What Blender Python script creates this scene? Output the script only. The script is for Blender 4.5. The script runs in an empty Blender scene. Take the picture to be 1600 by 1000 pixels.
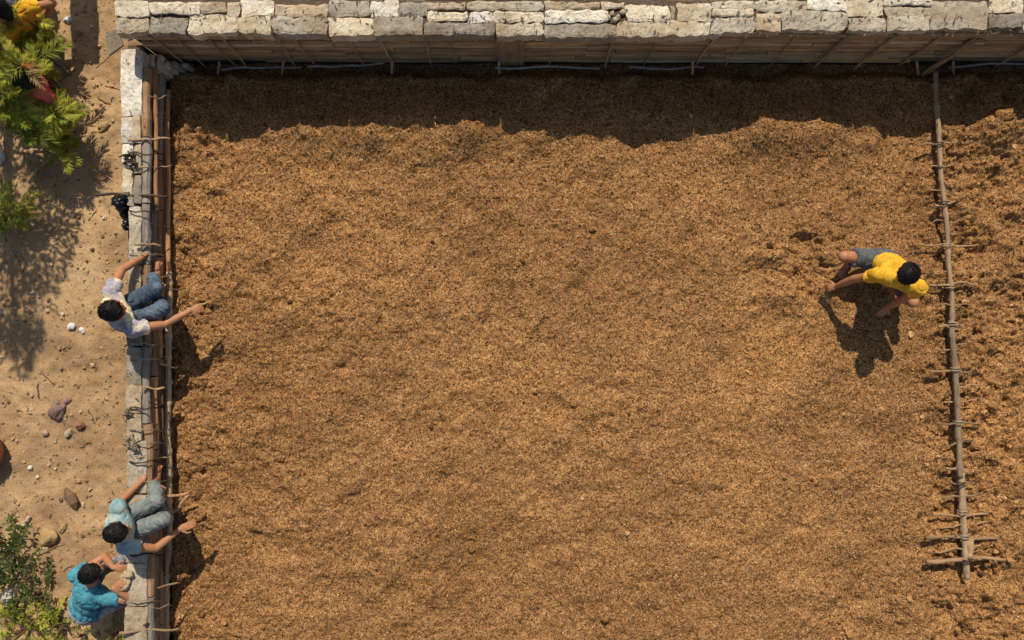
import bpy, bmesh, math, random
import numpy as np
from mathutils import Vector, Matrix, Quaternion, noise as mn
random.seed(7)
rng = np.random.default_rng(7)
S = bpy.context.scene
COL = S.collection

# ------------------------------------------------------------------ camera, light
H = 8.0                       # camera height above the soil bed
cam_d = bpy.data.cameras.new('camera'); cam = bpy.data.objects.new('camera', cam_d); COL.objects.link(cam)
cam.location = (0, 0, H); cam.rotation_euler = (0, 0, 0)
cam_d.sensor_width = 36; cam_d.lens = 27; cam_d.clip_start = .1; cam_d.clip_end = 2000
S.camera = cam
SUN_EL = math.radians(48.5)
SH = Vector((0.06, -1.0)).normalized()          # direction the shadows fall on the ground
W = bpy.data.worlds.new('World'); S.world = W; W.use_nodes = True
wn = W.node_tree.nodes; wl = W.node_tree.links
sky = wn.new('ShaderNodeTexSky'); sky.sky_type = 'NISHITA'; sky.sun_disc = False
sky.sun_elevation = SUN_EL
sky.sun_rotation = math.atan2(-SH.x, -SH.y)
bg = wn['Background']; bg.inputs['Strength'].default_value = 0.1
wl.new(sky.outputs[0], bg.inputs['Color'])
sd = bpy.data.lights.new('sun', 'SUN'); sd.energy = 4.6; sd.angle = math.radians(0.5); sd.color = (1.0, 0.93, 0.82)
sun = bpy.data.objects.new('sun', sd); COL.objects.link(sun)
ldir = Vector((SH.x * math.cos(SUN_EL), SH.y * math.cos(SUN_EL), -math.sin(SUN_EL)))
sun.rotation_euler = ldir.to_track_quat('-Z', 'Y').to_euler(); sun.location = (0, 6, 9)
S.view_settings.view_transform = 'Standard'; S.view_settings.look = 'None'
S.view_settings.gamma = 1; S.view_settings.use_curve_mapping = False
S.view_settings.exposure = 0.0

def P(px, py, z):
    """a point seen at photo pixel (px, py) that stands z metres above the soil"""
    s = (H - z) / H / 150.0
    return Vector(((px - 800) * s, (500 - py) * s, z))

# ------------------------------------------------------------------ materials
def mat(name, rough=.85):
    m = bpy.data.materials.new(name); m.use_nodes = True
    n = m.node_tree; b = n.nodes['Principled BSDF']
    b.inputs['Roughness'].default_value = rough
    b.inputs['Specular IOR Level'].default_value = .25
    return m, n, b
def coords(n, scale=(1, 1, 1), world=True):
    mp = n.nodes.new('ShaderNodeMapping'); mp.inputs['Scale'].default_value = scale
    if world:
        g = n.nodes.new('ShaderNodeNewGeometry'); n.links.new(g.outputs['Position'], mp.inputs[0])
    else:
        g = n.nodes.new('ShaderNodeTexCoord'); n.links.new(g.outputs['Object'], mp.inputs[0])
    return mp.outputs[0]
def tex(n, co, scale, detail=6, rough=.6, dist=0):
    t = n.nodes.new('ShaderNodeTexNoise'); t.inputs['Scale'].default_value = scale
    t.inputs['Detail'].default_value = detail; t.inputs['Roughness'].default_value = rough
    t.inputs['Distortion'].default_value = dist
    n.links.new(co, t.inputs['Vector']); return t.outputs['Fac']
def ramp(n, fac, stops, const=False):
    r = n.nodes.new('ShaderNodeValToRGB'); e = r.color_ramp.elements
    if const: r.color_ramp.interpolation = 'CONSTANT'
    while len(e) < len(stops): e.new(.5)
    for k, (p, c) in zip(e, stops): k.position = p; k.color = (*c, 1) if len(c) == 3 else c
    n.links.new(fac, r.inputs[0]); return r.outputs[0]
def mix(n, fac, a, b, mode='MIX'):
    m = n.nodes.new('ShaderNodeMix'); m.data_type = 'RGBA'; m.blend_type = mode
    for k, v in ((0, fac), (6, a), (7, b)):
        if hasattr(v, 'links') or hasattr(v, 'is_output'): n.links.new(v, m.inputs[k])
        elif k == 0: m.inputs[0].default_value = v
        else: m.inputs[k].default_value = (*v, 1)
    return m.outputs[2]
def bump(n, b, h, strength=.5, dist=.01):
    u = n.nodes.new('ShaderNodeBump'); u.inputs['Strength'].default_value = strength; u.inputs['Distance'].default_value = dist
    n.links.new(h, u.inputs['Height']); n.links.new(u.outputs[0], b.inputs['Normal'])
def setc(n, b, c): n.links.new(c, b.inputs['Base Color'])
def sc(c, k): return tuple(x * k for x in c)

def soil_mat():
    m, n, b = mat('soil', .95); b.inputs['Specular IOR Level'].default_value = .08
    co = coords(n)
    v = n.nodes.new('ShaderNodeTexVoronoi'); v.inputs['Scale'].default_value = 105; n.links.new(co, v.inputs['Vector'])
    sx = n.nodes.new('ShaderNodeSeparateColor'); n.links.new(v.outputs['Color'], sx.inputs[0])
    g = ramp(n, sx.outputs[0], [(0, (.045, .021, .009)), (.17, (.14, .067, .026)), (.34, (.295, .151, .057)), (.7, (.38, .198, .075)), (.92, (.475, .265, .107)), (1, (.66, .43, .21))])
    big = tex(n, co, .55, 4, .6)
    g = mix(n, 1.0, g, ramp(n, big, [(.3, (.70, .66, .62)), (.5, (.95, .93, .9)), (.7, (1.2, 1.13, 1.0))]), 'MULTIPLY')
    mp = n.nodes.new('ShaderNodeMapping'); mp.inputs['Rotation'].default_value = (0, 0, math.radians(-42)); mp.inputs['Scale'].default_value = (1.1, 5, 1)
    n.links.new(co, mp.inputs[0])
    st = tex(n, mp.outputs[0], 2.2, 5, .65)
    g = mix(n, 1.0, g, ramp(n, st, [(.35, (.84, .83, .82)), (.55, (1.02, 1.01, 1)), (.7, (1.10, 1.07, 1.02))]), 'MULTIPLY')
    mid = tex(n, co, 14, 4, .7)
    g = mix(n, 1.0, g, ramp(n, mid, [(.3, (.62, .55, .5)), (.48, (1, 1, 1)), (.75, (1.12, 1.1, 1.05))]), 'MULTIPLY')
    setc(n, b, g); bump(n, b, tex(n, co, 120, 3, .7), .7, .012)
    return m
def crumb_mat():
    m, n, b = mat('crumb', .95); b.inputs['Specular IOR Level'].default_value = .08
    o = n.nodes.new('ShaderNodeObjectInfo')
    g = ramp(n, o.outputs['Random'], [(0, (.06, .026, .009)), (.25, (.20, .093, .031)), (.55, (.33, .162, .055)), (.85, (.44, .23, .082)), (1, (.60, .36, .16))])
    setc(n, b, g); bump(n, b, tex(n, coords(n), 90, 3), .6, .01); return m
def crumb_mat2():
    m, n, b = mat('pebble', .9); o = n.nodes.new('ShaderNodeObjectInfo')
    setc(n, b, ramp(n, o.outputs['Random'], [(0, (.16, .09, .05)), (.3, (.34, .21, .11)), (.75, (.48, .31, .17)), (.95, (.55, .40, .25)), (1, (.66, .56, .44))])); return m
def ground_mat():
    m, n, b = mat('packed_earth', .95); b.inputs['Specular IOR Level'].default_value = .1
    co = coords(n)
    g = ramp(n, tex(n, co, 1.3, 8, .62, .4), [(.28, (.22, .13, .062)), (.45, (.37, .228, .110)), (.6, (.47, .30, .148)), (.8, (.55, .38, .21))])
    f = tex(n, co, 45, 6, .75)
    g = mix(n, 1.0, g, ramp(n, f, [(.3, (.5, .46, .42)), (.47, (1, 1, 1)), (.7, (1.2, 1.18, 1.12))]), 'MULTIPLY')
    v = n.nodes.new('ShaderNodeTexVoronoi'); v.inputs['Scale'].default_value = 26; v.feature = 'F1'; n.links.new(co, v.inputs['Vector'])
    g = mix(n, 1.0, g, ramp(n, v.outputs['Distance'], [(.0, (.45, .38, .32)), (.09, (1, 1, 1))]), 'MULTIPLY')
    g = mix(n, ramp(n, tex(n, co, 2.4, 6, .7, .8), [(.5, (0, 0, 0)), (.7, (.55, .55, .55))]), g, (.25, .155, .085))
    setc(n, b, g)
    ad = n.nodes.new('ShaderNodeMath'); n.links.new(f, ad.inputs[0]); n.links.new(tex(n, co, 11, 5, .6), ad.inputs[1])
    bump(n, b, ad.outputs[0], .7, .015); return m
def stone_mat(name, c, dark=.45, var=.25):
    m, n, b = mat(name, .9)
    co = coords(n, world=True)
    g = ramp(n, tex(n, co, 9, 8, .7, .3), [(.25, sc(c, dark)), (.42, sc(c, .82)), (.6, c), (.8, tuple(min(.9, x * 1.15) for x in c))])
    spots = tex(n, co, 32, 6, .8)
    g = mix(n, 1.0, g, ramp(n, spots, [(.34, (.36, .31, .26)), (.5, (1, .99, .97))]), 'MULTIPLY')
    st = tex(n, coords(n, (1, 1, 1)), 2.7, 5, .6)
    g = mix(n, ramp(n, st, [(.46, (0, 0, 0)), (.66, (.85, .85, .85))]), g, (c[0] * .60, c[1] * .50, c[2] * .38))
    o = n.nodes.new('ShaderNodeObjectInfo')
    g = mix(n, 1.0, g, ramp(n, o.outputs['Random'], [(0, (1 - var, 1 - var, 1 - var)), (1, (1.08, 1.06, 1.02))]), 'MULTIPLY')
    setc(n, b, g)
    v = n.nodes.new('ShaderNodeTexVoronoi'); v.feature = 'DISTANCE_TO_EDGE'; v.inputs['Scale'].default_value = 5; n.links.new(co, v.inputs['Vector'])
    cr = ramp(n, v.outputs['Distance'], [(0, (0, 0, 0)), (.03, (1, 1, 1))])
    a = n.nodes.new('ShaderNodeMath'); a.operation = 'MULTIPLY_ADD'; n.links.new(cr, a.inputs[0]); a.inputs[1].default_value = .25
    n.links.new(tex(n, co, 30, 8, .7), a.inputs[2])
    bump(n, b, a.outputs[0], .7, .015); return m
def wood_mat(name, c, axis='X', k=9, rough=.85, dark=.3):
    m, n, b = mat(name, rough)
    s = {'X': (.9, k, k), 'Y': (k, .9, k), 'Z': (k, k, .9)}[axis]
    co = coords(n, s)
    f = tex(n, co, 4.5, 8, .7, .6)
    g = ramp(n, f, [(.28, sc(c, dark)), (.45, sc(c, .75)), (.58, c), (.75, tuple(min(.9, x * 1.35) for x in c))])
    o = n.nodes.new('ShaderNodeObjectInfo')
    g = mix(n, 1.0, g, ramp(n, o.outputs['Random'], [(0, (.62, .6, .6)), (1, (1.15, 1.08, 1))]), 'MULTIPLY')
    pat = tex(n, coords(n), 6, 5, .6)
    g = mix(n, ramp(n, pat, [(.52, (0, 0, 0)), (.68, (.6, .6, .6))]), g, (c[0] * .55, c[1] * .52, c[2] * .5))
    setc(n, b, g); bump(n, b, f, .9, .012); return m
def leaf_mat(name, lo, hi, trans=.35):
    m, n, b = mat(name, .55)
    o = n.nodes.new('ShaderNodeObjectInfo')
    f = tex(n, coords(n), 9, 4, .7)
    a = n.nodes.new('ShaderNodeMath'); a.operation = 'MULTIPLY_ADD'; n.links.new(o.outputs['Random'], a.inputs[0]); a.inputs[1].default_value = .45
    a2 = n.nodes.new('ShaderNodeMath'); a2.operation = 'MULTIPLY'; n.links.new(f, a2.inputs[0]); a2.inputs[1].default_value = .6
    n.links.new(a2.outputs[0], a.inputs[2])
    g = ramp(n, a.outputs[0], [(.2, lo), (.75, hi)])
    setc(n, b, g)
    t = n.nodes.new('ShaderNodeBsdfTranslucent'); n.links.new(g, t.inputs[0])
    ms = n.nodes.new('ShaderNodeMixShader'); ms.inputs[0].default_value = trans
    n.links.new(b.outputs[0], ms.inputs[1]); n.links.new(t.outputs[0], ms.inputs[2])
    n.links.new(ms.outputs[0], n.nodes['Material Output'].inputs[0]); return m
def cloth_mat(name, c, c2=None, stripe=0):
    m, n, b = mat(name, .9)
    co = coords(n)
    f = tex(n, co, 14, 5, .6, .5)
    g = ramp(n, f, [(.3, sc(c, .68)), (.55, c), (.75, tuple(min(.95, x * 1.25) for x in c))])
    if c2 is not None:
        g = mix(n, ramp(n, tex(n, co, 5.5, 3, .5), [(.47, (0, 0, 0)), (.56, (1, 1, 1))]), g, c2)
    dust = tex(n, co, 40, 5, .7)
    g = mix(n, ramp(n, dust, [(.5, (0, 0, 0)), (.75, (.35, .35, .35))]), g, (.42, .3, .18))
    setc(n, b, g); bump(n, b, tex(n, co, 26, 4, .6, 1.2), .55, .012); return m
def plain(name, c, rough=.6, var=.3, scale=30):
    m, n, b = mat(name, rough)
    f = tex(n, coords(n), scale, 5, .65)
    setc(n, b, ramp(n, f, [(.3, sc(c, 1 - var)), (.65, c), (.8, tuple(min(.95, x * (1 + var * .6)) for x in c))]))
    bump(n, b, f, .4, .006); return m

M = dict(
    pebble=crumb_mat2(), soil=soil_mat(), crumb=crumb_mat(), earth=ground_mat(),
    white=stone_mat('pale_stone', (.84, .77, .64), .6), cream=stone_mat('cream_stone', (.74, .64, .47), .55),
    tan=stone_mat('tan_stone', (.62, .50, .34), .5), grey=stone_mat('grey_stone', (.52, .45, .34), .5), dark=stone_mat('dark_stone', (.38, .33, .25), .5),
    core=stone_mat('mortar', (.16, .115, .075), .4),
    board=wood_mat('board_wood', (.56, .33, .15), 'X', 16), board2=wood_mat('dry_board_wood', (.62, .43, .24), 'X', 16), batten=wood_mat('batten_wood', (.50, .33, .17), 'Z', 8),
    logy=wood_mat('weathered_log', (.34, .27, .19), 'Y', 10), brown=wood_mat('brown_log', (.42, .26, .14), 'Y', 9), grey_wood=wood_mat('grey_wood', (.36, .32, .26), 'Y', 9),
    orange_wood=wood_mat('orange_wood', (.56, .30, .13), 'Y', 8),
    rpole=wood_mat('old_bamboo', (.40, .285, .17), 'Y', 9), bamboo=wood_mat('bamboo', (.52, .37, .22), 'Y', 9), stick=wood_mat('stick_wood', (.48, .31, .165), 'X', 6), dstick=wood_mat('dark_stick', (.12, .08, .05), 'X', 6),
    pipe=wood_mat('grey_pole', (.33, .31, .27), 'X', 9, .5), soilstick=wood_mat('dusty_stick', (.38, .235, .12), 'X', 6),
    twine=plain('twine', (.40, .30, .19)), dtwine=plain('dark_twine', (.05, .04, .03)),
    fern=leaf_mat('fern_leaf', (.08, .13, .014), (.58, .56, .075), .42), shrub=leaf_mat('shrub_leaf', (.03, .05, .012), (.13, .16, .035)), tree=leaf_mat('tree_leaf', (.04, .07, .015), (.10, .14, .03)),
    stem=wood_mat('stem', (.20, .13, .07), 'Z', 5),
    skin=plain('skin', (.44, .19, .088), .5, .2, 14), skin2=plain('skin_dark', (.28, .12, .06), .5, .18, 12),
    hair=plain('hair', (.014, .011, .009), .62, .4, 80), eye=plain('eye', (.6, .57, .5), .2, .05),
    nail=plain('nail', (.5, .3, .22), .35, .1),
    black=plain('black_plastic', (.012, .012, .014), .22, .3), clay=plain('clay', (.42, .17, .08), .5, .35),
)

# ------------------------------------------------------------------ object helpers
def tag(o, label=None, cat=None, group=None, kind=None):
    if label: o['label'] = label
    if cat: o['category'] = cat
    if group: o['group'] = group
    if kind: o['kind'] = kind
    return o
def link(name, me, m=None, parent=None, smooth=False):
    if m is not None: me.materials.append(m)
    if smooth: me.polygons.foreach_set('use_smooth', [True] * len(me.polygons))
    o = bpy.data.objects.new(name, me); COL.objects.link(o)
    if parent is not None:
        o.parent = parent; o.matrix_parent_inverse = Matrix.Translation(-parent.location) if parent.parent is None else parent.matrix_parent_inverse.copy()
        o.matrix_parent_inverse = parent_world(parent).inverted()
    return o
def parent_world(o):
    if o.parent is None: return o.matrix_basis.copy()
    return parent_world(o.parent) @ o.matrix_parent_inverse @ o.matrix_basis
def pymesh(name, v, f, m=None, parent=None, smooth=False):
    me = bpy.data.meshes.new(name); me.from_pydata([tuple(q) for q in v], [], f); me.update()
    return link(name, me, m, parent, smooth)
def empty(name, loc):
    o = bpy.data.objects.new(name, None); o.empty_display_size = .2; COL.objects.link(o); o.location = loc
    return o
def copy_tree(o, parent=None):
    c = o.copy(); COL.objects.link(c); c.parent = parent
    for ch in list(o.children): copy_tree(ch, c)
    return c

class MB:
    def __init__(s): s.v = []; s.f = []
    def add(s, v, f):
        k = len(s.v); s.v += [Vector(q) for q in v]; s.f += [tuple(i + k for i in q) for q in f]
    def tube(s, pts, rads, n=8, ell=1.0, up=None, cap=True, jit=0):
        pts = [Vector(p) for p in pts]; k = len(s.v); N = len(pts)
        t0 = (pts[1] - pts[0]).normalized()
        a = up or (Vector((0, 0, 1)) if abs(t0.z) < .9 else Vector((1, 0, 0)))
        for i, p in enumerate(pts):
            t = (pts[min(i + 1, N - 1)] - pts[max(i - 1, 0)]).normalized()
            u = (a - t * a.dot(t)).normalized(); w = t.cross(u); a = u
            for j in range(n):
                an = 2 * math.pi * j / n
                r = rads[i] * (1 + random.uniform(-jit, jit))
                s.v.append(p + u * (math.cos(an) * r * ell) + w * (math.sin(an) * r))
        for i in range(N - 1):
            for j in range(n):
                A = k + i * n + j; B = k + i * n + (j + 1) % n
                s.f.append((A, B, B + n, A + n))
        if cap:
            s.f.append(tuple(k + j for j in range(n))[::-1]); s.f.append(tuple(k + (N - 1) * n + j for j in range(n)))
    def build(s, name, m, parent=None, smooth=False): return pymesh(name, s.v, s.f, m, parent, smooth)

def wob(a, b, n, amp, seed, sag=0):
    a = Vector(a); b = Vector(b); out = []
    for i in range(n + 1):
        t = i / n; p = a.lerp(b, t)
        q = Vector((mn.noise((t * 3.1 + seed, 1.3, 0)), mn.noise((t * 3.1 + seed, 7.3, 2)), mn.noise((t * 3.1 + seed, 3.3, 5)) * .5)) * amp
        q.z -= sag * 4 * t * (1 - t)
        out.append(p + q)
    return out
SEED = [0]
def stick(a, b, r0, r1, m, label=None, cat='stick', group=None, name='wooden_stick', parent=None, amp=.02, n=8, sides=7, knots=0):
    SEED[0] += 1.7
    pts = wob(a, b, n, amp, SEED[0])
    rads = [(r0 + (r1 - r0) * i / n) * random.uniform(.88, 1.14) for i in range(n + 1)]
    q = MB(); q.tube(pts, rads, sides, jit=.08)
    for k in range(knots):                     # stubs of cut twigs
        i = random.randrange(1, n); d = Vector((random.uniform(-1, 1), random.uniform(-1, 1), .6)).normalized()
        q.tube([pts[i], pts[i] + d * r0 * 2.6], [r0 * .5, r0 * .3], 5)
    o = q.build(name, m, parent, True)
    if parent is None: tag(o, label, cat, group)
    return o

def h2(ix, iy, seed):
    n = (ix.astype(np.int64) * 374761393 + iy.astype(np.int64) * 668265263 + seed * 1442695041) & 0x7fffffff
    n = ((n ^ (n >> 13)) * 1274126177) & 0x7fffffff
    n = ((n ^ (n >> 16)) * 2246822519) & 0x7fffffff
    return ((n ^ (n >> 15)) & 0xffff) / 65535.0
def vn(x, y, seed=0):
    ix = np.floor(x); iy = np.floor(y); fx = x - ix; fy = y - iy
    fx = fx * fx * (3 - 2 * fx); fy = fy * fy * (3 - 2 * fy)
    a = h2(ix, iy, seed); b = h2(ix + 1, iy, seed); c = h2(ix, iy + 1, seed); d = h2(ix + 1, iy + 1, seed)
    return (a + (b - a) * fx) * (1 - fy) + (c + (d - c) * fx) * fy - .5
def fbm(x, y, f, o=3, seed=0, g=.5):
    r = 0; a = 1
    for i in range(o): r = r + a * vn(x * f + 17.1 * i, y * f - 9.7 * i, seed + i); a *= g; f *= 2.03
    return r
def sstep(a, b, x):
    t = np.clip((x - a) / (b - a), 0, 1); return t * t * (3 - 2 * t)

def rough_block(quad, z0, z1, m, parent, name='stone', nx=7, ny=4, seed=0, rnd=.012, amp=.006, edge=.006):
    """an uneven stone: quad = four plan corners, rounded and pitted top"""
    a, b, c, d = [Vector((q[0], q[1], 0)) for q in quad]
    v = []; f = []
    for j in range(ny + 1):
        for i in range(nx + 1):
            u = i / nx; w = j / ny
            p = a.lerp(b, u).lerp(d.lerp(c, u), w)
            jx = mn.noise((p.x * 14, p.y * 14, seed)) * edge * 2; jy = mn.noise((p.x * 14, p.y * 14, seed + 50)) * edge * 2
            e = min(u, 1 - u, w, 1 - w) == 0
            z = z1 + mn.noise((p.x * 9, p.y * 9, seed * 1.3)) * amp * 2 + mn.noise((p.x * 31, p.y * 31, seed)) * amp
            if e: z -= rnd
            if (i in (0, nx)) and (j in (0, ny)):
                z -= rnd; p = p.lerp((a + b + c + d) / 4, .025)
            v.append((p.x + jx, p.y + jy, z))
    W_ = nx + 1
    for j in range(ny):
        for i in range(nx): k = j * W_ + i; f.append((k, k + 1, k + 1 + W_, k + W_))
    ring = [i for i in range(W_)] + [j * W_ + nx for j in range(1, ny + 1)] + [ny * W_ + i for i in range(nx - 1, -1, -1)] + [j * W_ for j in range(ny - 1, 0, -1)]
    k0 = len(v); n = len(ring)
    for r in ring: v.append((v[r][0], v[r][1], z0))
    for i in range(n): f.append((ring[i], k0 + i, k0 + (i + 1) % n, ring[(i + 1) % n]))
    f.append(tuple(k0 + i for i in range(n))[::-1])
    # consistent orientation (a,b,c,d expected counter-clockwise)
    return pymesh(name, v, f, m, parent)
def rect_quad(x0, y0, x1, y1, z, jit=.006):
    q = [P(x0, y1, z), P(x1, y1, z), P(x1, y0, z), P(x0, y0, z)]
    for p in q: p.x += random.uniform(-jit, jit); p.y += random.uniform(-jit, jit)
    return q
def rock(name, c, r, m, label, cat='rock', seed=0, sq=(1, 1, .6), rot=0, group=None, sub=2, amp=.25, facet=False):
    bm = bmesh.new(); bmesh.ops.create_icosphere(bm, subdivisions=sub, radius=1)
    R = Matrix.Rotation(rot, 3, 'Z')
    for v in bm.verts:
        p = v.co.copy(); k = 1 + amp * mn.noise(p * 1.4 + Vector((seed, 0, 0))) * 2 + amp * .4 * mn.noise(p * 4 + Vector((0, seed, 0)))
        p = p * k; p = Vector((p.x * sq[0], p.y * sq[1], p.z * sq[2])) * r
        v.co = R @ p
    me = bpy.data.meshes.new(name); bm.to_mesh(me); bm.free()
    o = link(name, me, m, None, not facet); o.location = c
    return tag(o, label, cat, group) if label else o

# ------------------------------------------------------------------ ground
GZ = -.25
def ground_h(x, y):
    return GZ + fbm(x, y, 1.2, 4, 11) * .05 + np.abs(fbm(x, y, 4, 3, 19)) * .03 + fbm(x, y, 9, 3, 14) * .022
def grid(name, x0, x1, y0, y1, step, hf, m, kind='structure'):
    nx = int((x1 - x0) / step) + 1; ny = int((y1 - y0) / step) + 1
    xs = np.linspace(x0, x1, nx); ys = np.linspace(y0, y1, ny)
    X, Y = np.meshgrid(xs, ys); Z = hf(X, Y)
    co = np.stack([X, Y, Z], -1).reshape(-1, 3).astype(np.float32)
    i = np.arange(nx - 1); j = np.arange(ny - 1); I, J = np.meshgrid(i, j); k = (J * nx + I).ravel()
    q = np.stack([k, k + 1, k + 1 + nx, k + nx], -1).astype(np.int32)
    me = bpy.data.meshes.new(name); me.vertices.add(len(co)); me.vertices.foreach_set('co', co.ravel())
    me.loops.add(q.size); me.loops.foreach_set('vertex_index', q.ravel())
    me.polygons.add(len(q)); me.polygons.foreach_set('loop_start', np.arange(0, q.size, 4, dtype=np.int32)); me.polygons.foreach_set('loop_total', np.full(len(q), 4, dtype=np.int32))
    me.update(calc_edges=True)
    return tag(link(name, me, m), kind=kind)

# far ground: a ring of coarse sheet outside the detailed yard, same level
rg = []; rf = []
xs = [-400, -7.4, -3.7, 8.0, 400]; ys = [-400, -5.5, 5.5, 400]
far = pymesh('ground', [(-600, -600, GZ - .06), (600, -600, GZ - .06), (600, 600, GZ - .06), (-600, 600, GZ - .06)], [(0, 1, 2, 3)], M['earth']); tag(far, kind='structure')
def yard_h(X, Y):
    e = np.minimum.reduce([X + 9.0, 9.0 - X, Y + 7.0, 7.0 - Y])
    return ground_h(X, Y) - .12 * (1 - sstep(0, .6, e)) 
grid('path', -9.0, -3.72, -7.0, 7.0, .02, yard_h, M['earth'])
def north_h(X, Y): return ground_h(X, Y)
grid('terrace', -3.72, 9.0, 2.75, 7.0, .05, north_h, M['earth'])

# soil bed
BX = np.array([(268, 205), (310, 203), (335, 216), (400, 219), (430, 203), (500, 196), (600, 196), (750, 192), (800, 205), (850, 206), (960, 207), (990, 221), (1050, 206), (1150, 202), (1175, 191), (1250, 192), (1300, 196), (1360, 197), (1385, 214), (1440, 214), (1465, 203), (1510, 200), (1535, 176), (1565, 178), (1585, 196), (1700, 200)], float)
def soil_h(X, Y):
    px = X * 150 + 800; py = 500 - Y * 150
    # low heaps along the shaded strip, shaped to make the wall's shadow edge waver
    hb = (213 - np.interp(px, BX[:, 0], BX[:, 1])) / 150 / .885
    w = np.exp(-((py - 202) / 38.) ** 2)
    z = hb * w * .95 - .03
    z += fbm(X, Y, .5, 3, 3) * .05
    lump = .25 + .6 * sstep(1425, 1500, px + 40 * vn(X * .9, Y * .9, 9)) + 1.0 * np.exp(-(((px - 1265) / 75) ** 2 + ((py - 415) / 60) ** 2)) + .5 * np.exp(-((px - 300) / 45.) ** 2)
    rx = np.interp(py, [118, 250, 400, 520, 700, 903], [1461, 1468, 1479, 1489, 1499, 1510]); lump = lump + .6 * np.exp(-((px - rx) / 40.) ** 2) * sstep(180, 300, py)
    lump = np.clip(lump + .25 * sstep(.05, .35, fbm(X, Y, .9, 2, 41)), 0, 1.1)
    l1 = fbm(X, Y, 4.2, 3, 21, .55)
    z += np.clip(lump - .2, 0, 1) * l1 * .10 + l1 * .046
    # clods and the holes between them
    l2 = vn(X * 12, Y * 12, 31) + .6 * vn(X * 25, Y * 25, 32)
    z += np.clip(lump - .15, 0, 1) * (np.abs(l2) * .055 + vn(X * 38, Y * 38, 35) * .03)
    pit = sstep(.36, .62, fbm(X, Y, 6.0, 2, 77) + (lump - .45) * .2)
    z -= pit * .045 * np.clip(lump + .25, 0, 1)
    # raked diagonal streaks
    d1 = (X + Y) * .7071; d2 = (X - Y) * .7071
    z += vn(d1 * 1.1, d2 * 7, 51) * .014 + vn(d1 * 5, d2 * 15, 52) * .008
    # grain
    z += vn(X * 11, Y * 11, 63) * .012 + vn(X * 34, Y * 34, 61) * .011 + vn(X * 70, Y * 70, 62) * .012 + (h2(np.round(X * 400), np.round(Y * 400), 5) - .5) * .006
    # falls away to a gap at the walls
    z -= .20 * (1 - sstep(-3.62, -3.57, X + .03 * vn(Y * 5, Y * 0, 71)))
    z -= .14 * sstep(2.50, 2.64, Y + .05 * vn(X * 3, X * 0, 72))
    return z
grid('soil_bed', -3.67, 6.6, -4.2, 2.72, .0115, soil_h, M['soil'])
def coarse(X, Y): return soil_h(X, Y) - .01
grid('soil', -3.64, 6.6, -7.0, -4.2, .06, coarse, M['soil'])
grid('soil_margin', 6.6, 9.0, -7.0, 2.72, .06, coarse, M['soil'])

# crumbs lying loose on the bed
def scatter(name, pts, rad, m, amp=.35, parent=None, kind='stuff'):
    me = bpy.data.meshes.new(name); me.vertices.add(len(pts)); me.vertices.foreach_set('co', pts.astype(np.float32).ravel())
    at = me.attributes.new('rad', 'FLOAT', 'POINT'); at.data.foreach_set('value', rad.astype(np.float32))
    me.update(); o = link(name, me, m, parent)
    ng = bpy.data.node_groups.new(name + '_nodes', 'GeometryNodeTree')
    ng.interface.new_socket('Geometry', in_out='INPUT', socket_type='NodeSocketGeometry'); ng.interface.new_socket('Geometry', in_out='OUTPUT', socket_type='NodeSocketGeometry')
    N = ng.nodes; L = ng.links
    gi = N.new('NodeGroupInput'); go = N.new('NodeGroupOutput')
    mp = N.new('GeometryNodeMeshToPoints'); L.new(gi.outputs[0], mp.inputs[0])
    ico = N.new('GeometryNodeMeshIcoSphere'); ico.inputs['Subdivisions'].default_value = 2; ico.inputs['Radius'].default_value = 1
    sp = N.new('GeometryNodeSetPosition'); L.new(ico.outputs[0], sp.inputs[0])
    nz = N.new('ShaderNodeTexNoise'); nz.inputs['Scale'].default_value = 1.4
    sb = N.new('ShaderNodeVectorMath'); sb.operation = 'SUBTRACT'; sb.inputs[1].default_value = (.5, .5, .5); L.new(nz.outputs['Color'], sb.inputs[0])
    ms = N.new('ShaderNodeVectorMath'); ms.operation = 'SCALE'; ms.inputs['Scale'].default_value = 2.2; L.new(sb.outputs[0], ms.inputs[0]); L.new(ms.outputs[0], sp.inputs['Offset'])
    ip = N.new('GeometryNodeInstanceOnPoints'); L.new(mp.outputs[0], ip.inputs['Points']); L.new(sp.outputs[0], ip.inputs['Instance'])
    rv = N.new('FunctionNodeRandomValue'); rv.data_type = 'FLOAT_VECTOR'; rv.inputs[1].default_value = (6.28, 6.28, 6.28); L.new(rv.outputs[0], ip.inputs['Rotation'])
    na = N.new('GeometryNodeInputNamedAttribute'); na.data_type = 'FLOAT'; na.inputs['Name'].default_value = 'rad'; L.new(na.outputs[0], ip.inputs['Scale'])
    sm = N.new('GeometryNodeSetMaterial'); sm.inputs['Material'].default_value = m; L.new(ip.outputs[0], sm.inputs[0]); L.new(sm.outputs[0], go.inputs[0])
    md = o.modifiers.new('nodes', 'NODES'); md.node_group = ng
    return tag(o, kind=kind)
n = 90000
x = rng.uniform(-3.53, 6.5, n); y = rng.uniform(-4.1, 2.6, n)
z = soil_h(x, y); r = .004 + .0055 * rng.random(n) ** 3
co_ = scatter('soil_crumbs', np.stack([x, y, z + r * .3], -1), r, M['crumb']); tag(co_, 'loose brown crumbs scattered over the soil bed', 'soil crumbs')
n = 2600
x = rng.uniform(-3.5, 6.5, n); y = rng.uniform(-4.1, 2.6, n); lm = sstep(1400, 1480, x * 150 + 800) + .8 * np.exp(-((x + 3.35) / .25) ** 2) + .05
k = rng.random(n) < lm; x = x[k]; y = y[k]; r = .008 + .026 * rng.random(len(x)) ** 3
co_ = scatter('soil_clods', np.stack([x, y, soil_h(x, y) + r * .2], -1), r, M['crumb']); tag(co_, 'larger clods of brown soil round the half buried pole', 'soil clods')
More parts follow.
